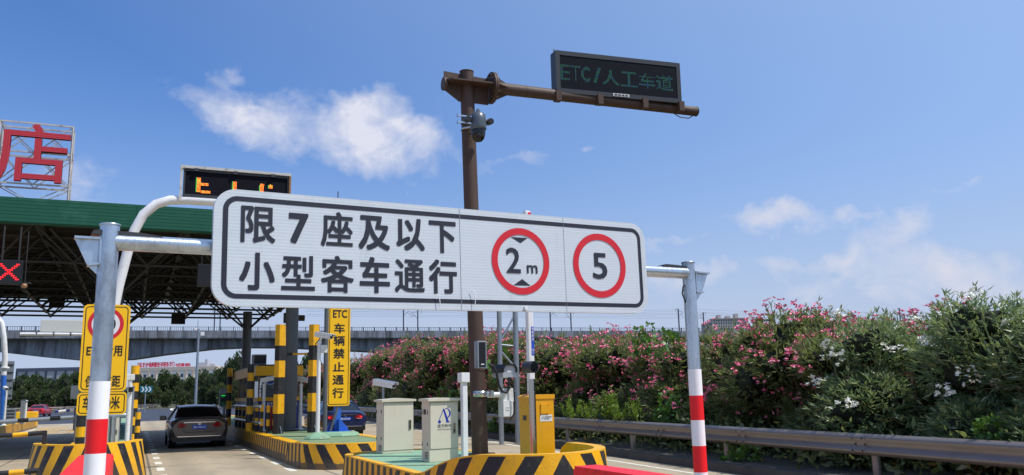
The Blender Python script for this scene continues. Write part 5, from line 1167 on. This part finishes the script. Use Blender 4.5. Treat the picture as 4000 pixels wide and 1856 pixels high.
def slab(mb, s0, s1, o0, o1, z0, z1, m=0):
    vs = [(*BP(s, o), z) for z in (z0, z1) for s, o in ((s0, o0), (s1, o0), (s1, o1), (s0, o1))]
    mb.add(vs, [(0, 3, 2, 1), (4, 5, 6, 7), (0, 1, 5, 4), (1, 2, 6, 5), (2, 3, 7, 6), (3, 0, 4, 7)], m)
mb = MB(); slab(mb, sL, sR, 0, 12.5, zs, zd); slab(mb, sL, sR, -.12, 0, zs+.25, zd+.1); mb.build('deck_slab', m_conc, br, True)
prof = [(-500, 1335), (-200, 1350), (0, 1372), (150, 1389), (300, 1403), (420, 1405), (520, 1401), (650, 1382), (840, 1360), (980, 1354), (1130, 1355), (1300, 1363), (1450, 1371), (1560, 1373), (1700, 1358), (2000, 1338), (2400, 1332), (2900, 1330), (4300, 1324)]
mb = MB(); top = []; bot = []
for off in (2.2, 10.3):
    for px, py in prof: s = BX(px); x, y = BP(s, off); top.append((x, y, zs+.02)); x0, y0 = BP(s, 0); bot.append((x, y, ZAT(x0, y0, py)))
n = len(prof); vs = top+bot; K = 2*n
fs = [(i, i+1, K+i+1, K+i) for i in range(n-1)]+[(n+i+1, n+i, K+n+i, K+n+i+1) for i in range(n-1)]+[(K+i, K+i+1, K+n+i+1, K+n+i) for i in range(n-1)]
mb.add(vs, fs); mb.build('girder', m_conc, br, True)
for px in (372, 1515, 2330, 3150, -700):
    s = BX(px); mb = MB(); x0, y0 = BP(s, 0); slab(mb, s-2.0, s+2.0, 2.6, 9.9, -1, ZAT(x0, y0, 1372)); slab(mb, s-3, s+3, 2.0, 10.5, ZAT(x0, y0, 1390), ZAT(x0, y0, 1372)); mb.build('pier', m_conc, br, True)
mb = MB(); s = sL
while s < sR: slab(mb, s-.12, s+.12, -.05, .12, zd, ztop+.05); s += 3.4
slab(mb, sL, sR, -.02, .1, ztop-.1, ztop); slab(mb, sL, sR, 0, .08, zd+.05, zd+.15)
s = sL
while s < sR: slab(mb, s-.05, s+.05, .02, .06, zd, ztop-.05); s += .57
mb.build('parapet_rail', m_catm, br, True)
# catenary masts on both sides of the tracks
cm = None; gl_ = 'catenary masts along the viaduct'
def catmast(px, near, label, ht=7.6):
    off = .7 if near else 11.6; s = BX(px); x, y = BP(s, off)
    for _ in range(4): s += (px-PROJ((x, y, zd))[0])*.08; x, y = BP(s, off)
    t = thing('catenary_mast', label, 'catenary mast', (x, y, zd), atan2(bd[1], bd[0]), gl_); k = 1 if near else -1
    MB().box(-.17, .17, -.17, .17, 0, ht).build('pole', m_catm, t)
    mb = MB(); dx = 0
    mb.cyl((0, 0, ht-.1), (-1.3 if near else 1.3, -.6*k, ht+.0), .06, n=5); mb.cyl((-1.3 if near else 1.3, -.6*k, ht), (-1.3 if near else 1.3, -.6*k, ht-1.2), .05, n=5)
    sg = 1 if near else -1
    mb.cyl((0, 0, ht-.7), (sg*2.4, 1.2*k, ht-1.0), .06, n=5); mb.cyl((0, 0, ht-2.8), (sg*2.2, 1.2*k, ht-1.2), .06, n=5); mb.cyl((sg*1.1, .6*k, ht-1.9), (sg*2.9, 1.4*k, ht-2.5), .05, n=5); mb.build('cantilever', m_catm, t)
    return t
for px, nr_, lab in ((836, True, 'first catenary mast above the viaduct, left of the canopy columns'), (858, False, 'catenary mast beside the first one left of the columns'), (1576, True, 'catenary mast directly under the long white sign, left one'), (1632, False, 'catenary mast under the long white sign, right one'), (2151, True, 'catenary mast just right of the white boom, nearer track'), (2232, False, 'catenary mast right of the white boom, farther track'),
                   (2654, True, 'catenary mast partly behind the right gantry post'), (2752, False, 'catenary mast right of the right gantry post'), (3149, False, 'catenary mast poking out above the pink oleanders'), (3522, True, 'last catenary mast, just above the tall oleanders')):
    catmast(px, nr_, lab, 7.8 if px < 3000 else 9.0)
t = thing('overhead_wires', 'thin overhead railway wires strung between the catenary masts', 'wires', (pa[0], pa[1], zd)); 
for off, zz, sag in ((2.0, 6.6, .5), (2.0, 5.2, .1), (10.0, 6.9, .5), (10.0, 5.4, .1), (-.2, 7.7, .6), (12.0, 8.2, .6)):
    ss = np.linspace(BX(1200), BX(4200), 43); pts = [(*BP(s, off), zd+zz-sag*abs(sin(pi*i/6))) for i, s in enumerate(ss)]
    MB().tube(pts, .035, 4).build('wire', m_wire, t, True)
# ------------------------------------------------------------------ buildings far away
def FB(px0, px1, F, pyt, depth, name, label, cat, m, floors=0, cols=0, zb=0):
    a, b = DP(px0, 1500, F), DP(px1, 1500, F); d = (b-a)[:2]; L_ = np.linalg.norm(d); rz = atan2(d[1], d[0])
    z = ZAT((a[0]+b[0])/2, (a[1]+b[1])/2, pyt); t = thing(name, label, cat, (a[0], a[1], 0), rz)
    return t, L_, z
t, L_, z = FB(520, 840, 420, 1437, 30, 'factory_building', 'long white factory with red rooftop characters beyond the dark trees', 'factory', m_wht_bld)
MB().box(0, L_, 0, 40, 0, z).build('wall', m_wht_bld, t); MB().box(-.3, L_+.3, -.3, 40.3, z-1.3, z+.4).build('parapet', mat('parapet_beige', S(206, 192, 178), .8), t)
nb = 11
mb = MB()
for k in range(nb+1): mb.box(L_*k/nb-.4, L_*k/nb+.4, -.35, 0, 0, z-1.3)
mb.build('pilasters', mat('pilaster_tan', S(206, 184, 166), .8), t)
for k in range(nb):
    mb = MB(); x0 = L_*k/nb+1.2; x1 = L_*(k+1)/nb-1.2
    for zz in (z-4.6, z-8.0, z-11.4):
        if zz > 0: mb.box(x0, x1, -.06, .0, zz, zz+1.6)
    mb.build('windows', m_bwin, t)
mb = MB()
for i, ch in enumerate('浙江台州新耀股份有限公司'):
    x = L_*(.055+i*.036); text(mb, ch, x-1.3, x+1.3, z+.6, z+3.0, 1.0, 0, .02)
for i, ch in enumerate('电话0571·8686'): x = L_*(.055+12.6*.036+i*.016); text(mb, ch, x-.55, x+.55, z+.6, z+2.2, 1.0, 0, .03) if ch != '·' else None
mb.build('roof_lettering', mat('roof_letter_red', S(220, 40, 70), .5), t)
MB().box(L_*.76, L_*.87, 3, 12, z+.4, z+2.4).box(L_*.82, L_*.85, 5, 9, z+2.4, z+4).box(L_*.90, L_*.96, 3, 9, z+.4, z+1.6).build('roof_plant', m_gry_bld, t)
t, L_, z = FB(62, 330, 360, 1444, 20, 'long_building', 'long grey building with even bays above the trees at the left', 'building', m_gry_bld)
MB().box(0, L_, 0, 25, 0, z).build('wall', m_gry_bld, t); MB().box(-.3, L_+.3, -.3, 25, z-.5, z+.8).build('roof', mat('roof_slate', S(84, 90, 112), .7), t)
mb = MB()
for k in range(8): mb.box(L_*k/7-.35, L_*k/7+.35, -.3, 0, 0, z-.5)
mb.build('pilasters', m_catm, t); mb = MB()
for k in range(42):
    if random.random() < .8: mb.box(L_*(k+.25)/42, L_*(k+.75)/42, -.05, 0, z-4.4, z-3.5)
mb.build('windows', m_bwin, t)
# apartment blocks
m_apt = mat('apartment_render', S(196, 186, 176), .85, 0, .06, .3)
t, L_, z = FB(2772, 2940, 640, 1246, 15, 'apartment_block', 'stepped apartment block with roof towers above the viaduct and oleanders', 'apartment block', m_apt)
u = L_/168.0; zz = lambda py: z+(1246-py)*u*1.0; X = lambda px: (px-2772)*u
MB().box(X(2797), X(2938), 0, 16, 0, zz(1246)).box(X(2772), X(2797), 2, 16, 0, zz(1263)).build('wall', m_apt, t)
mb = MB()
for a, b, c in ((2824, 2837, 1228), (2859, 2875, 1233), (2893, 2906, 1225)): mb.box(X(a), X(b), 3, 9, zz(1246), zz(c))
mb.box(X(2777), X(2787), 4, 9, zz(1263), zz(1258)); mb.box(X(2799), X(2809), 3, 9, zz(1246), zz(1244)); mb.build('roof_tower', m_apt, t)
MB().box(X(2796), X(2939), -.5, 16.3, zz(1246)-.4, zz(1246)+.5).box(X(2771), X(2796), 1.5, 16, zz(1263)-.4, zz(1263)+.4).build('cornice', mat('cornice_grey', S(150, 140, 140), .8), t)
for k in range(14):
    mb = MB()
    for r in range(5):
        xx = X(2804+k*9.5); mb.box(xx, xx+3.6*u, -.15, 0, zz(1255+r*11), zz(1249+r*11))
    mb.build('windows', m_bwin, t)
t, L_, z = FB(2975, 3000, 700, 1235, 15, 'apartment_block', 'sliver of a second apartment block behind the tallest pink oleander', 'apartment block', m_apt)
MB().box(0, L_, 0, 12, 0, z-1.5).build('wall', m_apt, t); MB().box(L_*.2, L_*.8, 2, 6, z-1.5, z).build('roof_tower', m_apt, t)
# ------------------------------------------------------------------ foliage
def leafmat(name, stops, rough=.42, trans=.22, tcol=S(120, 150, 50)):
    q = NT(name); gi = q.n('ShaderNodeNewGeometry'); c = q.ramp(gi.outputs['Random Per Island'], stops)
    oi = q.n('ShaderNodeObjectInfo'); c = q.mix(q.math('MULTIPLY', oi.outputs['Random'], .3), c, S(52, 66, 34))
    q.l(c, q.p.inputs['Base Color']); q.p.inputs['Roughness'].default_value = rough; q.p.inputs['Specular IOR Level'].default_value = .4
    tr = q.n('ShaderNodeBsdfTranslucent'); tr.inputs['Color'].default_value = tcol
    mx = q.n('ShaderNodeMixShader'); mx.inputs[0].default_value = trans; q.l(q.p.outputs[0], mx.inputs[1]); q.l(tr.outputs[0], mx.inputs[2]); q.l(mx.outputs[0], q.out.inputs['Surface'])
    return q.m
m_ole = leafmat('oleander_leaf', [(0, S(70, 92, 58)), (.35, S(110, 128, 82)), (.62, S(144, 156, 112)), (.84, S(170, 176, 140)), (.95, S(156, 140, 106)), (1, S(214, 184, 80))], .34, .38, S(150, 165, 90))
m_olew = leafmat('pale_oleander_leaf', [(0, S(70, 96, 68)), (.4, S(112, 138, 96)), (.7, S(148, 168, 128)), (.93, S(176, 188, 156)), (1, S(196, 166, 80))], .32, .38, S(150, 170, 105))
m_weed = leafmat('fresh_green_leaf', [(0, S(84, 120, 44)), (.5, S(126, 164, 58)), (.85, S(166, 190, 72)), (1, S(200, 196, 84))], .45, .35)
m_vine = leafmat('broad_vine_leaf', [(0, S(52, 92, 40)), (.5, S(84, 134, 58)), (1, S(120, 164, 78))], .4, .3)
m_tree = leafmat('far_tree_leaf', [(0, S(30, 46, 26)), (.5, S(50, 72, 38)), (.85, S(70, 94, 48)), (1, S(88, 104, 56))], .55, .12)
m_tree2 = leafmat('far_shrub_leaf', [(0, S(42, 56, 30)), (.5, S(66, 84, 44)), (.9, S(92, 110, 56)), (1, S(150, 96, 90))], .55, .12)
m_core = mat('inner_shade_core', S(30, 36, 22), .95, 0, .5, 9)  # very dark green: the shade inside the foliage is put into this colour
q = NT('pink_petal'); gi = q.n('ShaderNodeNewGeometry'); q.l(q.ramp(gi.outputs['Random Per Island'], [(0, S(222, 66, 116)), (.5, S(242, 122, 158)), (1, S(250, 172, 188))]), q.p.inputs['Base Color']); q.p.inputs['Roughness'].default_value = .6; m_pink = q.m
q = NT('white_petal'); gi = q.n('ShaderNodeNewGeometry'); q.l(q.ramp(gi.outputs['Random Per Island'], [(0, S(226, 230, 214)), (1, S(246, 246, 240))]), q.p.inputs['Base Color']); q.p.inputs['Roughness'].default_value = .6; m_wpet = q.m
rng = np.random.default_rng(11)
def unit(v): return v/np.maximum(1e-9, np.linalg.norm(v, axis=1, keepdims=True))
def leafmesh(name, P, D, L, Wd, mats, fold=.25, midx=None, mid=.45):
    # one kite-shaped leaf per row: base P, direction D, length L, width Wd
    n = len(P); D = unit(D); rnd = unit(rng.normal(size=(n, 3))); s = unit(np.cross(D, rnd)); nn = np.cross(s, D)
    L = L.reshape(-1, 1); Wd = Wd.reshape(-1, 1); M = P+D*L*mid; droop = nn*L*-.06
    V = np.stack([P, M+s*Wd/2+nn*Wd*fold, P+D*L+droop, M-s*Wd/2+nn*Wd*fold], 1).reshape(-1, 3)
    me = bpy.data.meshes.new(name); me.vertices.add(4*n); me.vertices.foreach_set('co', V.astype(np.float32).ravel())
    me.loops.add(4*n); me.loops.foreach_set('vertex_index', np.arange(4*n, dtype=np.int32)); me.polygons.add(n)
    me.polygons.foreach_set('loop_start', np.arange(0, 4*n, 4, dtype=np.int32)); me.polygons.foreach_set('loop_total', np.full(n, 4, dtype=np.int32))
    for m in mats: me.materials.append(m)
    if midx is not None: me.polygons.foreach_set('material_index', midx.astype(np.int32))
    me.update(calc_edges=True); me.validate(); return me
def lobes(n, rx, ry, h, z0, rmin, rmax):
    out = []
    for _ in range(n):
        a = rng.uniform(0, 2*pi); k = rng.uniform(.2, 1)**.5; z = z0+(h-z0)*rng.uniform(.0, 1)
        f = sqrt(max(.08, 1-((z-z0)/(h-z0)*1.05-.15)**2)) if z > z0+.15*(h-z0) else 1
        out.append((cos(a)*rx*k*f*.72, sin(a)*ry*k*f*.72, z, rng.uniform(rmin, rmax)))
    return out
def tips_on(lob, n, up=.35):
    P, D = [], []; C = np.array([l[:3] for l in lob]); R = np.array([l[3] for l in lob])
    while sum(len(p) for p in P) < n:
        k = rng.integers(0, len(lob), 600); d = unit(rng.normal(size=(600, 3))); p = C[k]+d*R[k][:, None]*rng.uniform(.8, 1.05, (600, 1))
        dist = np.linalg.norm(p[:, None]-C[None], axis=2)/R[None]; ok = (dist.min(1) > .72) & (p[:, 2] > .12)
        P.append(p[ok]); D.append(unit(d[ok]+np.array([0, 0, up])))
    return np.concatenate(P)[:n], np.concatenate(D)[:n]
def whorls(P, D, per, L0, L1, wr, spread=.75):
    n = len(P); PP = np.repeat(P, per, 0)-np.repeat(D, per, 0)*rng.uniform(0, .14, (n*per, 1)); r = unit(rng.normal(size=(n*per, 3)))
    DD = unit(np.repeat(D, per, 0)+r*rng.uniform(.35, 1.0, (n*per, 1))*spread*1.3); L = rng.uniform(L0, L1, n*per); return PP, DD, L, L*wr*rng.uniform(.8, 1.2, n*per)
def flowers(P, D, per, size, mats, name):
    c = np.repeat(P, per, 0)+rng.normal(size=(len(P)*per, 3))*size*1.35+np.repeat(D, per, 0)*.05
    ax = unit(np.repeat(D, per, 0)+rng.normal(size=c.shape)*.6); k = 5; a = unit(np.cross(ax, rng.normal(size=c.shape))); b = np.cross(ax, a); PP, DD = [], []
    for i in range(k):
        th = 2*pi*i/k; d = a*cos(th)+b*sin(th); PP.append(c); DD.append(d+ax*.45)
    PP, DD = np.concatenate(PP), np.concatenate(DD); n = len(PP); return leafmesh(name, PP, DD, np.full(n, size), np.full(n, size*.85), mats, .12, None, .6)
def coremesh(lob, name, k=.55):  # added opaque blobs filling the foliage, coloured as its shaded inside
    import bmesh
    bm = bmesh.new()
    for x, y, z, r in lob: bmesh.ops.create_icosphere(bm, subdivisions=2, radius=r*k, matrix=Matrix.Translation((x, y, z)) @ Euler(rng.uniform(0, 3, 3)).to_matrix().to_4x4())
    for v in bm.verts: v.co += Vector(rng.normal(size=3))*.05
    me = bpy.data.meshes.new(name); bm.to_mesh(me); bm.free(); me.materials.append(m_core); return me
def stems(n, rx, h, name):
    mb = MB()
    for _ in range(n):
        a = rng.uniform(0, 2*pi); r = rng.uniform(.1, .45)*rx; t_ = rng.uniform(.5, .95); mb.tube([(cos(a)*r*.5, sin(a)*r*.5, 0), (cos(a)*r, sin(a)*r, h*.3), (cos(a)*r*1.6*t_, sin(a)*r*1.6*t_, h*.62)], [.03, .024, .012], 5)
    o = mb.build(name, m_bark); me = o.data; bpy.data.objects.remove(o); return me
BV = []
for v in range(4):
    rx, ry, h = 1.5, 1.35, 3.2; lob = lobes(17, rx, ry, h-.55, .45, .42, .66)+[(0, 0, 1.2, .85), (.3, -.2, 1.9, .75), (-.3, .2, .7, .8)]
    P, D = tips_on(lob, 2500); sp_i = rng.random(len(P)) < .16; upm = (P[:, 2] > 1.9) & sp_i
    P[upm] += np.array([0, 0, .28])*rng.uniform(.3, 1.3, (upm.sum(), 1)); D[upm] = unit(D[upm]*.4+np.array([0, 0, 1]))
    tw = (P[upm]-D[upm]*.5, D[upm]+rng.normal(size=D[upm].shape)*.03, np.full(upm.sum(), .52), np.full(upm.sum(), .022))
    a = whorls(P, D, 7, .075, .155, .18); b = whorls(P[:1300]*np.array([.84, .84, .93]), D[:1300], 5, .10, .18, .24)
    args = [np.concatenate([x, y, z_]) for x, y, z_ in zip(a, b, tw)]
    fm = leafmesh('oleander_foliage', *args, [m_ole]); fw = fm.copy(); fw.materials.clear(); fw.materials.append(m_olew)
    top = P[:, 2]/h; wgt = np.clip(top*1.2-.25, .03, 1); pick = rng.random(len(P)) < wgt*.15
    fl = flowers(P[pick]+D[pick]*.05, D[pick], 5, .047, [m_pink], 'pink_flowers'); pk2 = rng.random(len(P)) < wgt*.022
    flw = flowers(P[pk2]+D[pk2]*.05, D[pk2], 13, .045, [m_wpet], 'white_flowers')
    BV.append((fm, fw, fl, flw, coremesh(lob, 'inner_shade_core'), stems(12, rx, h, 'stems')))
def kid(me, name, par):
    o = bpy.data.objects.new(name, me); COL.objects.link(o); o.parent = par; return o
skyl = [(1330, 1420), (1380, 1398), (1450, 1365), (1600, 1318), (1700, 1292), (1900, 1292), (2200, 1285), (2400, 1290), (2560, 1308), (2680, 1325), (2760, 1300), (2850, 1250), (3000, 1208), (3100, 1192), (3180, 1222), (3250, 1250), (3350, 1218), (3450, 1208), (3550, 1215), (3650, 1200), (3800, 1152), (3900, 1150), (4000, 1160), (4600, 1150)]
hedge = [(5.2, 1, 'white flowered oleander just past the right edge of the photo'), (7.0, 1, 'tall pale oleander with white blossoms at the right edge'), (8.7, 1, 'white flowered oleander, second from the right edge, tall leafy shoots on top'), (10.3, 1, 'pale oleander with few blossoms between the white and the pink ones'),
         (11.9, 0, 'sparsely flowered pink oleander next to the pale ones'), (13.5, 0, 'tallest pink oleander, flowers thick on its crown against the sky'), (15.3, 0, 'pink oleander right beside the right gantry post'), (17.4, 0, 'pink oleander directly behind the right gantry post'), (19.7, 0, 'pink oleander just left of the right gantry post'),
         (22.2, 0, 'pink oleander behind the orange yellow barrier cabinet'), (25.0, 0, 'pink oleander behind the raised white boom'), (28.2, 0, 'pink oleander behind the lattice mast'), (31.8, 0, 'pink oleander behind the brown mast foot'), (35.8, 0, 'pink oleander between the white post and the brown mast'), (40.5, 0, 'pink oleander behind the slim cabinet with the blue logo'),
         (45.8, 0, 'pink oleander behind the camera on the wide cabinet'), (51.8, 0, 'pink oleander right of the tall yellow sign above the navy car'), (58.5, 0, 'pink oleander just behind the tall yellow sign'), (66, 0, None), (74, 0, None), (83, 0, None), (93, 0, None), (104, 0, None)]
for i, (y, wt, lab) in enumerate(hedge):
    x = XG(y)+2.05+(.0 if y < 14 else .25); px = PROJ((x, y, 2.4))[0]; py = np.interp(px, [a for a, b in skyl], [b for a, b in skyl]); top = ZAT(x, y, py)
    sc_xy = max(1.0, min(2.6, (hedge[min(i+1, len(hedge)-1)][0]-hedge[max(i-1, 0)][0])/2/2.0))
    t = thing('oleander_bush', lab or 'pink oleander in the far stretch of hedge beyond the booth', 'oleander bush', (x, y, .12), rng.uniform(0, 6.28), 'oleanders behind the long guardrail' if lab else 'far oleanders beyond the booth')
    hs = max(.75, (top-.1)/(3.2 if wt else 3.3)); t.scale = (1.25*min(sc_xy, 1.6), 1.25*min(sc_xy, 1.6), hs)
    if 14 < y < 18.5: t.scale[2] *= .93
    if sc_xy > 1.05: t.rotation_euler[2] = 0; t.scale = (1.15*min(sc_xy, 1.35), 1.18*sc_xy, hs)
    v = BV[i % 4]; kid(v[1] if wt else v[0], 'foliage', t); kid(v[3] if wt else v[2], 'flowers', t); kid(v[4], 'inner_shade_core', t); kid(v[5], 'stems', t)
back = [(6.2, 1, 'white flowered oleander in the second row by the right edge'), (8.2, 1, 'pale oleander in the second row behind the white blossoms'), (9.9, 1, 'oleander in the second row where the pale ones meet the pink ones'), (11.4, 0, 'thinly flowered pink oleander in the second row beside the pale ones'), (13.1, 0, 'pink oleander in the second row behind the tallest one'), (15.0, 0, 'pink oleander in the second row right of the right gantry post')]
for i, (y, wt, lab) in enumerate(back):
    x = XG(y)+3.5; px = PROJ((x, y, 2.4))[0]; top = ZAT(x, y, np.interp(px, [a for a, b in skyl], [b for a, b in skyl]))
    t = thing('oleander_bush', lab, 'oleander bush', (x, y, .12), rng.uniform(0, 6.28), 'oleanders behind the long guardrail'); t.scale = (1.25, 1.25, (top-.1)/(3.25 if y < 14 else 3.6))
    v = BV[(i+2) % 4]; kid(v[1] if wt else v[0], 'foliage', t); kid(v[3] if wt else v[2], 'flowers', t); kid(v[4], 'inner_shade_core', t); kid(v[5], 'stems', t)
# undergrowth under the rail
n = 9000; yy = rng.uniform(3, 60, n)**1.0; P = np.stack([XG(yy)+rng.uniform(.15, 1.5, n), yy, .15+rng.uniform(0, 1, n)**1.6*.75], 1); D = unit(rng.normal(size=(n, 3))+np.array([-.3, 0, .5])); L = rng.uniform(.08, .2, n)
o = bpy.data.objects.new('undergrowth', leafmesh('undergrowth', P, D, L, L*rng.uniform(.2, .6, n), [m_ole])); COL.objects.link(o); tag(o, 'dark leafy undergrowth along the foot of the guardrail', 'undergrowth', None, 'stuff')
# upright fresh weeds and broad leaved creepers
WV = []
for v in range(3):
    PP, DD, LL_ = [], [], []; mb = MB()
    for s in range(7):
        a = rng.uniform(0, 6.28); bx, by = rng.normal(size=2)*.18; h = rng.uniform(.6, 1.0); lean = rng.normal(size=2)*.12
        mb.tube([(bx, by, 0), (bx+lean[0]*.5, by+lean[1]*.5, h*.5), (bx+lean[0], by+lean[1], h)], .008, 4); k = 34; f = rng.uniform(.2, 1, k); ang = rng.uniform(0, 6.28, k)
        PP.append(np.stack([bx+lean[0]*f, by+lean[1]*f, h*f], 1)); DD.append(np.stack([np.cos(ang), np.sin(ang), np.full(k, .75)], 1)); LL_.append((.20-.1*f))
    P, D, L = map(np.concatenate, (PP, DD, LL_)); st_ = mb.build('s', m_weed); sm = st_.data; bpy.data.objects.remove(st_); WV.append((leafmesh('weed_leaves', P, D, L, L*.26, [m_weed]), sm))
VV = []
for v in range(2):
    lob = [(rng.normal()*.3, rng.normal()*.22, rng.uniform(.2, .9), rng.uniform(.22, .36)) for _ in range(7)]; P, D = tips_on(lob, 230, .1); L = rng.uniform(.12, .22, 230)
    mb = MB()
    for x, y, z, r in lob: mb.tube([(0, 0, 0), (x*.5, y*.5, z*.6), (x, y, z)], .01, 4)
    s_ = mb.build('s', m_bark); sm = s_.data; bpy.data.objects.remove(s_); VV.append((leafmesh('creeper_leaves', P, D+np.array([0, 0, -.5]), L, L*.85, [m_vine], .1), sm))
def plant(kind, i, px, pyb, pyt, lab, grp, y=None, dx=.16, w_=1.0):
    # foot hidden behind the rail; height from the photo's top edge
    lo, hi = 2.0, 110.0
    for _ in range(50):
        m = (lo+hi)/2
        if PROJ((XG(m)+dx, m, .9))[0] > px: lo = m
        else: hi = m
    yv = lo; xv = XG(yv)+dx; z0 = ZAT(xv, yv, pyb); z1 = ZAT(xv, yv, pyt); t = thing('weed_plant' if kind == 'w' else 'creeper_plant', lab, 'plant', (xv, yv, z0), rng.uniform(0, 6), grp)
    h = z1-z0; me, sm = (WV if kind == 'w' else VV)[i % (3 if kind == 'w' else 2)]; k = h/(1.02 if kind == 'w' else 1.15); t.scale = (k*w_, k*w_, k); kid(me, 'leaves', t); kid(sm, 'stems', t)
gw, gv = 'fresh green weeds behind the guardrail', 'broad leaved creepers in the hedge'
for i, (px, pb_, pt, lab) in enumerate([(2247, 1640, 1540, 'slim fresh weed just right of the orange yellow cabinet'), (2300, 1650, 1560, 'low weed second to the right of the orange yellow cabinet'), (2375, 1652, 1508, 'tallest pale green weed left of the two yellowish ones'), (2437, 1650, 1556, 'yellowish weed, left one of the bright pair'), (2488, 1650, 1545, 'yellowish weed, right one of the bright pair')]): plant('w', i, px, pb_, pt, lab, gw, w_=1.15)
for i, (px, pb_, pt, lab, dx, w_) in enumerate([(2605, 1660, 1540, 'leafy creeper just left of the right gantry post', .5, 1.0), (1985, 1500, 1290, 'tall bright creeper climbing the lattice mast', .75, .55), (2870, 1856, 1718, 'dark creeper hanging below the guardrail right of the right post', .1, 1.1), (2650, 1400, 1262, 'bright broad leaved shoot above the oleanders left of the right post', 1.5, .8), (2545, 1400, 1270, 'bright broad leaved shoot over the pink flowers, further left', 1.6, .8), (2790, 1400, 1300, 'bright leafy shoot just right of the right post', 1.6, .7), (1740, 1650, 1520, 'pale creeper between the slim cabinet and the white post', .4, 1.0), (3870, 1730, 1600, 'leafy creeper at the right edge above the guardrail', .4, 1.1), (1990, 1690, 1590, 'low creeper behind the brown mast camera bracket', .4, 1.2)]): plant('c', i, px, pb_, pt, lab, gv, dx=dx, w_=w_)
# distant trees and shrubs
TV = []
for v in range(3):
    lob = lobes(16, 1.0, 1.0, 1.75, .55, .28, .46)+[(0, 0, 1.1, .6), (0, 0, .8, .6)]; P, D = tips_on(lob, 1500, .2); L = rng.uniform(.09, .17, 1500)
    mb = MB(); mb.tube([(0, 0, -.1), (.02, .01, .4), (0, .03, .9)], [.06, .05, .02], 7)
    for _ in range(5): a = rng.uniform(0, 6.28); mb.tube([(0, 0, .45), (cos(a)*.3, sin(a)*.3, .85), (cos(a)*.5, sin(a)*.5, 1.2)], [.03, .02, .008], 5)
    s_ = mb.build('t', m_bark); tm = s_.data; bpy.data.objects.remove(s_)
    cr = leafmesh('crown', P, D, L, L*.75, [m_tree], .2); cr2 = cr.copy(); cr2.materials.clear(); cr2.materials.append(m_tree2); TV.append((cr, cr2, tm, coremesh(lob, 'tree_core', .72)))
def tree(i, px, pyt, F, wpx, lab, grp, shrub=False, zb=-.1):
    p = DP(px, 1560, F); x, y = p[0], p[1]; top = ZAT(x, y, pyt); t = thing('shrub' if shrub else 'broadleaf_tree', lab, 'shrub' if shrub else 'tree', (x, y, zb), rng.uniform(0, 6.28), grp)
    r = wpx*F/3300/1.28*(1.0 if shrub else 1.4); t.scale = (r, r, (top-zb)/2.08); v = TV[i % 3]; kid(v[1] if shrub else v[0], 'crown', t); kid(v[2], 'trunk', t); kid(v[3], 'crown_shade_core', t)  # last child is a solid core with the crown's inner shade as its colour
gt = 'dark trees beyond the toll plaza'
L1 = [(70, 1462, 175, 48, 'dark tree at the far left behind the sign back'), (125, 1466, 172, 45, 'dark tree above the red car'), (178, 1482, 178, 44, 'lower dark tree between the two taller ones left of the speed sign'), (232, 1460, 172, 46, 'round topped dark tree under the white strip lamps'), (285, 1458, 176, 44, 'dark tree just left of the speed sign'), (345, 1470, 176, 46, 'dark tree hidden behind the speed sign'),
      (535, 1455, 190, 36, 'dark tree right of the speed sign, under the factory'), (585, 1476, 185, 40, 'tree above the chevron sign'), (640, 1450, 190, 36, 'peaked dark tree under the red rooftop characters'), (690, 1460, 190, 34, 'dark tree right of the peaked one under the factory'), (738, 1474, 188, 30, 'dark tree just left of the slender grey mast'), (790, 1448, 160, 34, 'tree just right of the slender grey mast'), (838, 1436, 150, 34, 'tree at the right end of the white factory'),
      (880, 1408, 140, 36, 'taller tree left of the far canopy column'), (925, 1382, 135, 36, 'tallest tree beside the far canopy column'), (1130, 1398, 130, 36, 'tree seen between the two thick striped guards, left one'), (1190, 1392, 130, 34, 'tree seen between the two thick striped guards, right one'), (1240, 1420, 130, 36, 'tree behind the white camera pole'), (1060, 1425, 130, 40, 'tree behind the booth roof')]
for i, (px, pt, F, wp, lab) in enumerate(L1): tree(i, px, pt, F, wp, lab, gt)
gs = 'shrubs along the far road bend'
L2 = [(70, 1515, 165, 45), (130, 1520, 165, 45), (190, 1518, 165, 45), (250, 1512, 165, 45), (310, 1515, 165, 45), (380, 1515, 168, 50), (440, 1515, 170, 45), (500, 1515, 172, 42), (552, 1520, 178, 36), (605, 1516, 178, 36), (655, 1525, 178, 34), (700, 1506, 176, 34), (748, 1520, 172, 32), (790, 1512, 150, 32), (830, 1505, 142, 34), (875, 1500, 132, 36), (920, 1490, 130, 36), (1080, 1490, 125, 36), (1135, 1455, 118, 36), (1185, 1450, 115, 36), (1235, 1460, 112, 34)]
sl_ = {11: 'fresh green shrub below the peaked dark tree', 13: 'pink tinged shrub right of the slender mast foot', 18: 'pink flowered shrub between the two thick guards, left one', 19: 'pink flowered shrub between the two thick guards, right one'}
for i, (px, pt, F, wp) in enumerate(L2): tree(i+1, px, pt, F, wp, sl_.get(i, 'rounded green shrub in the row along the far road bend'), gs, True)
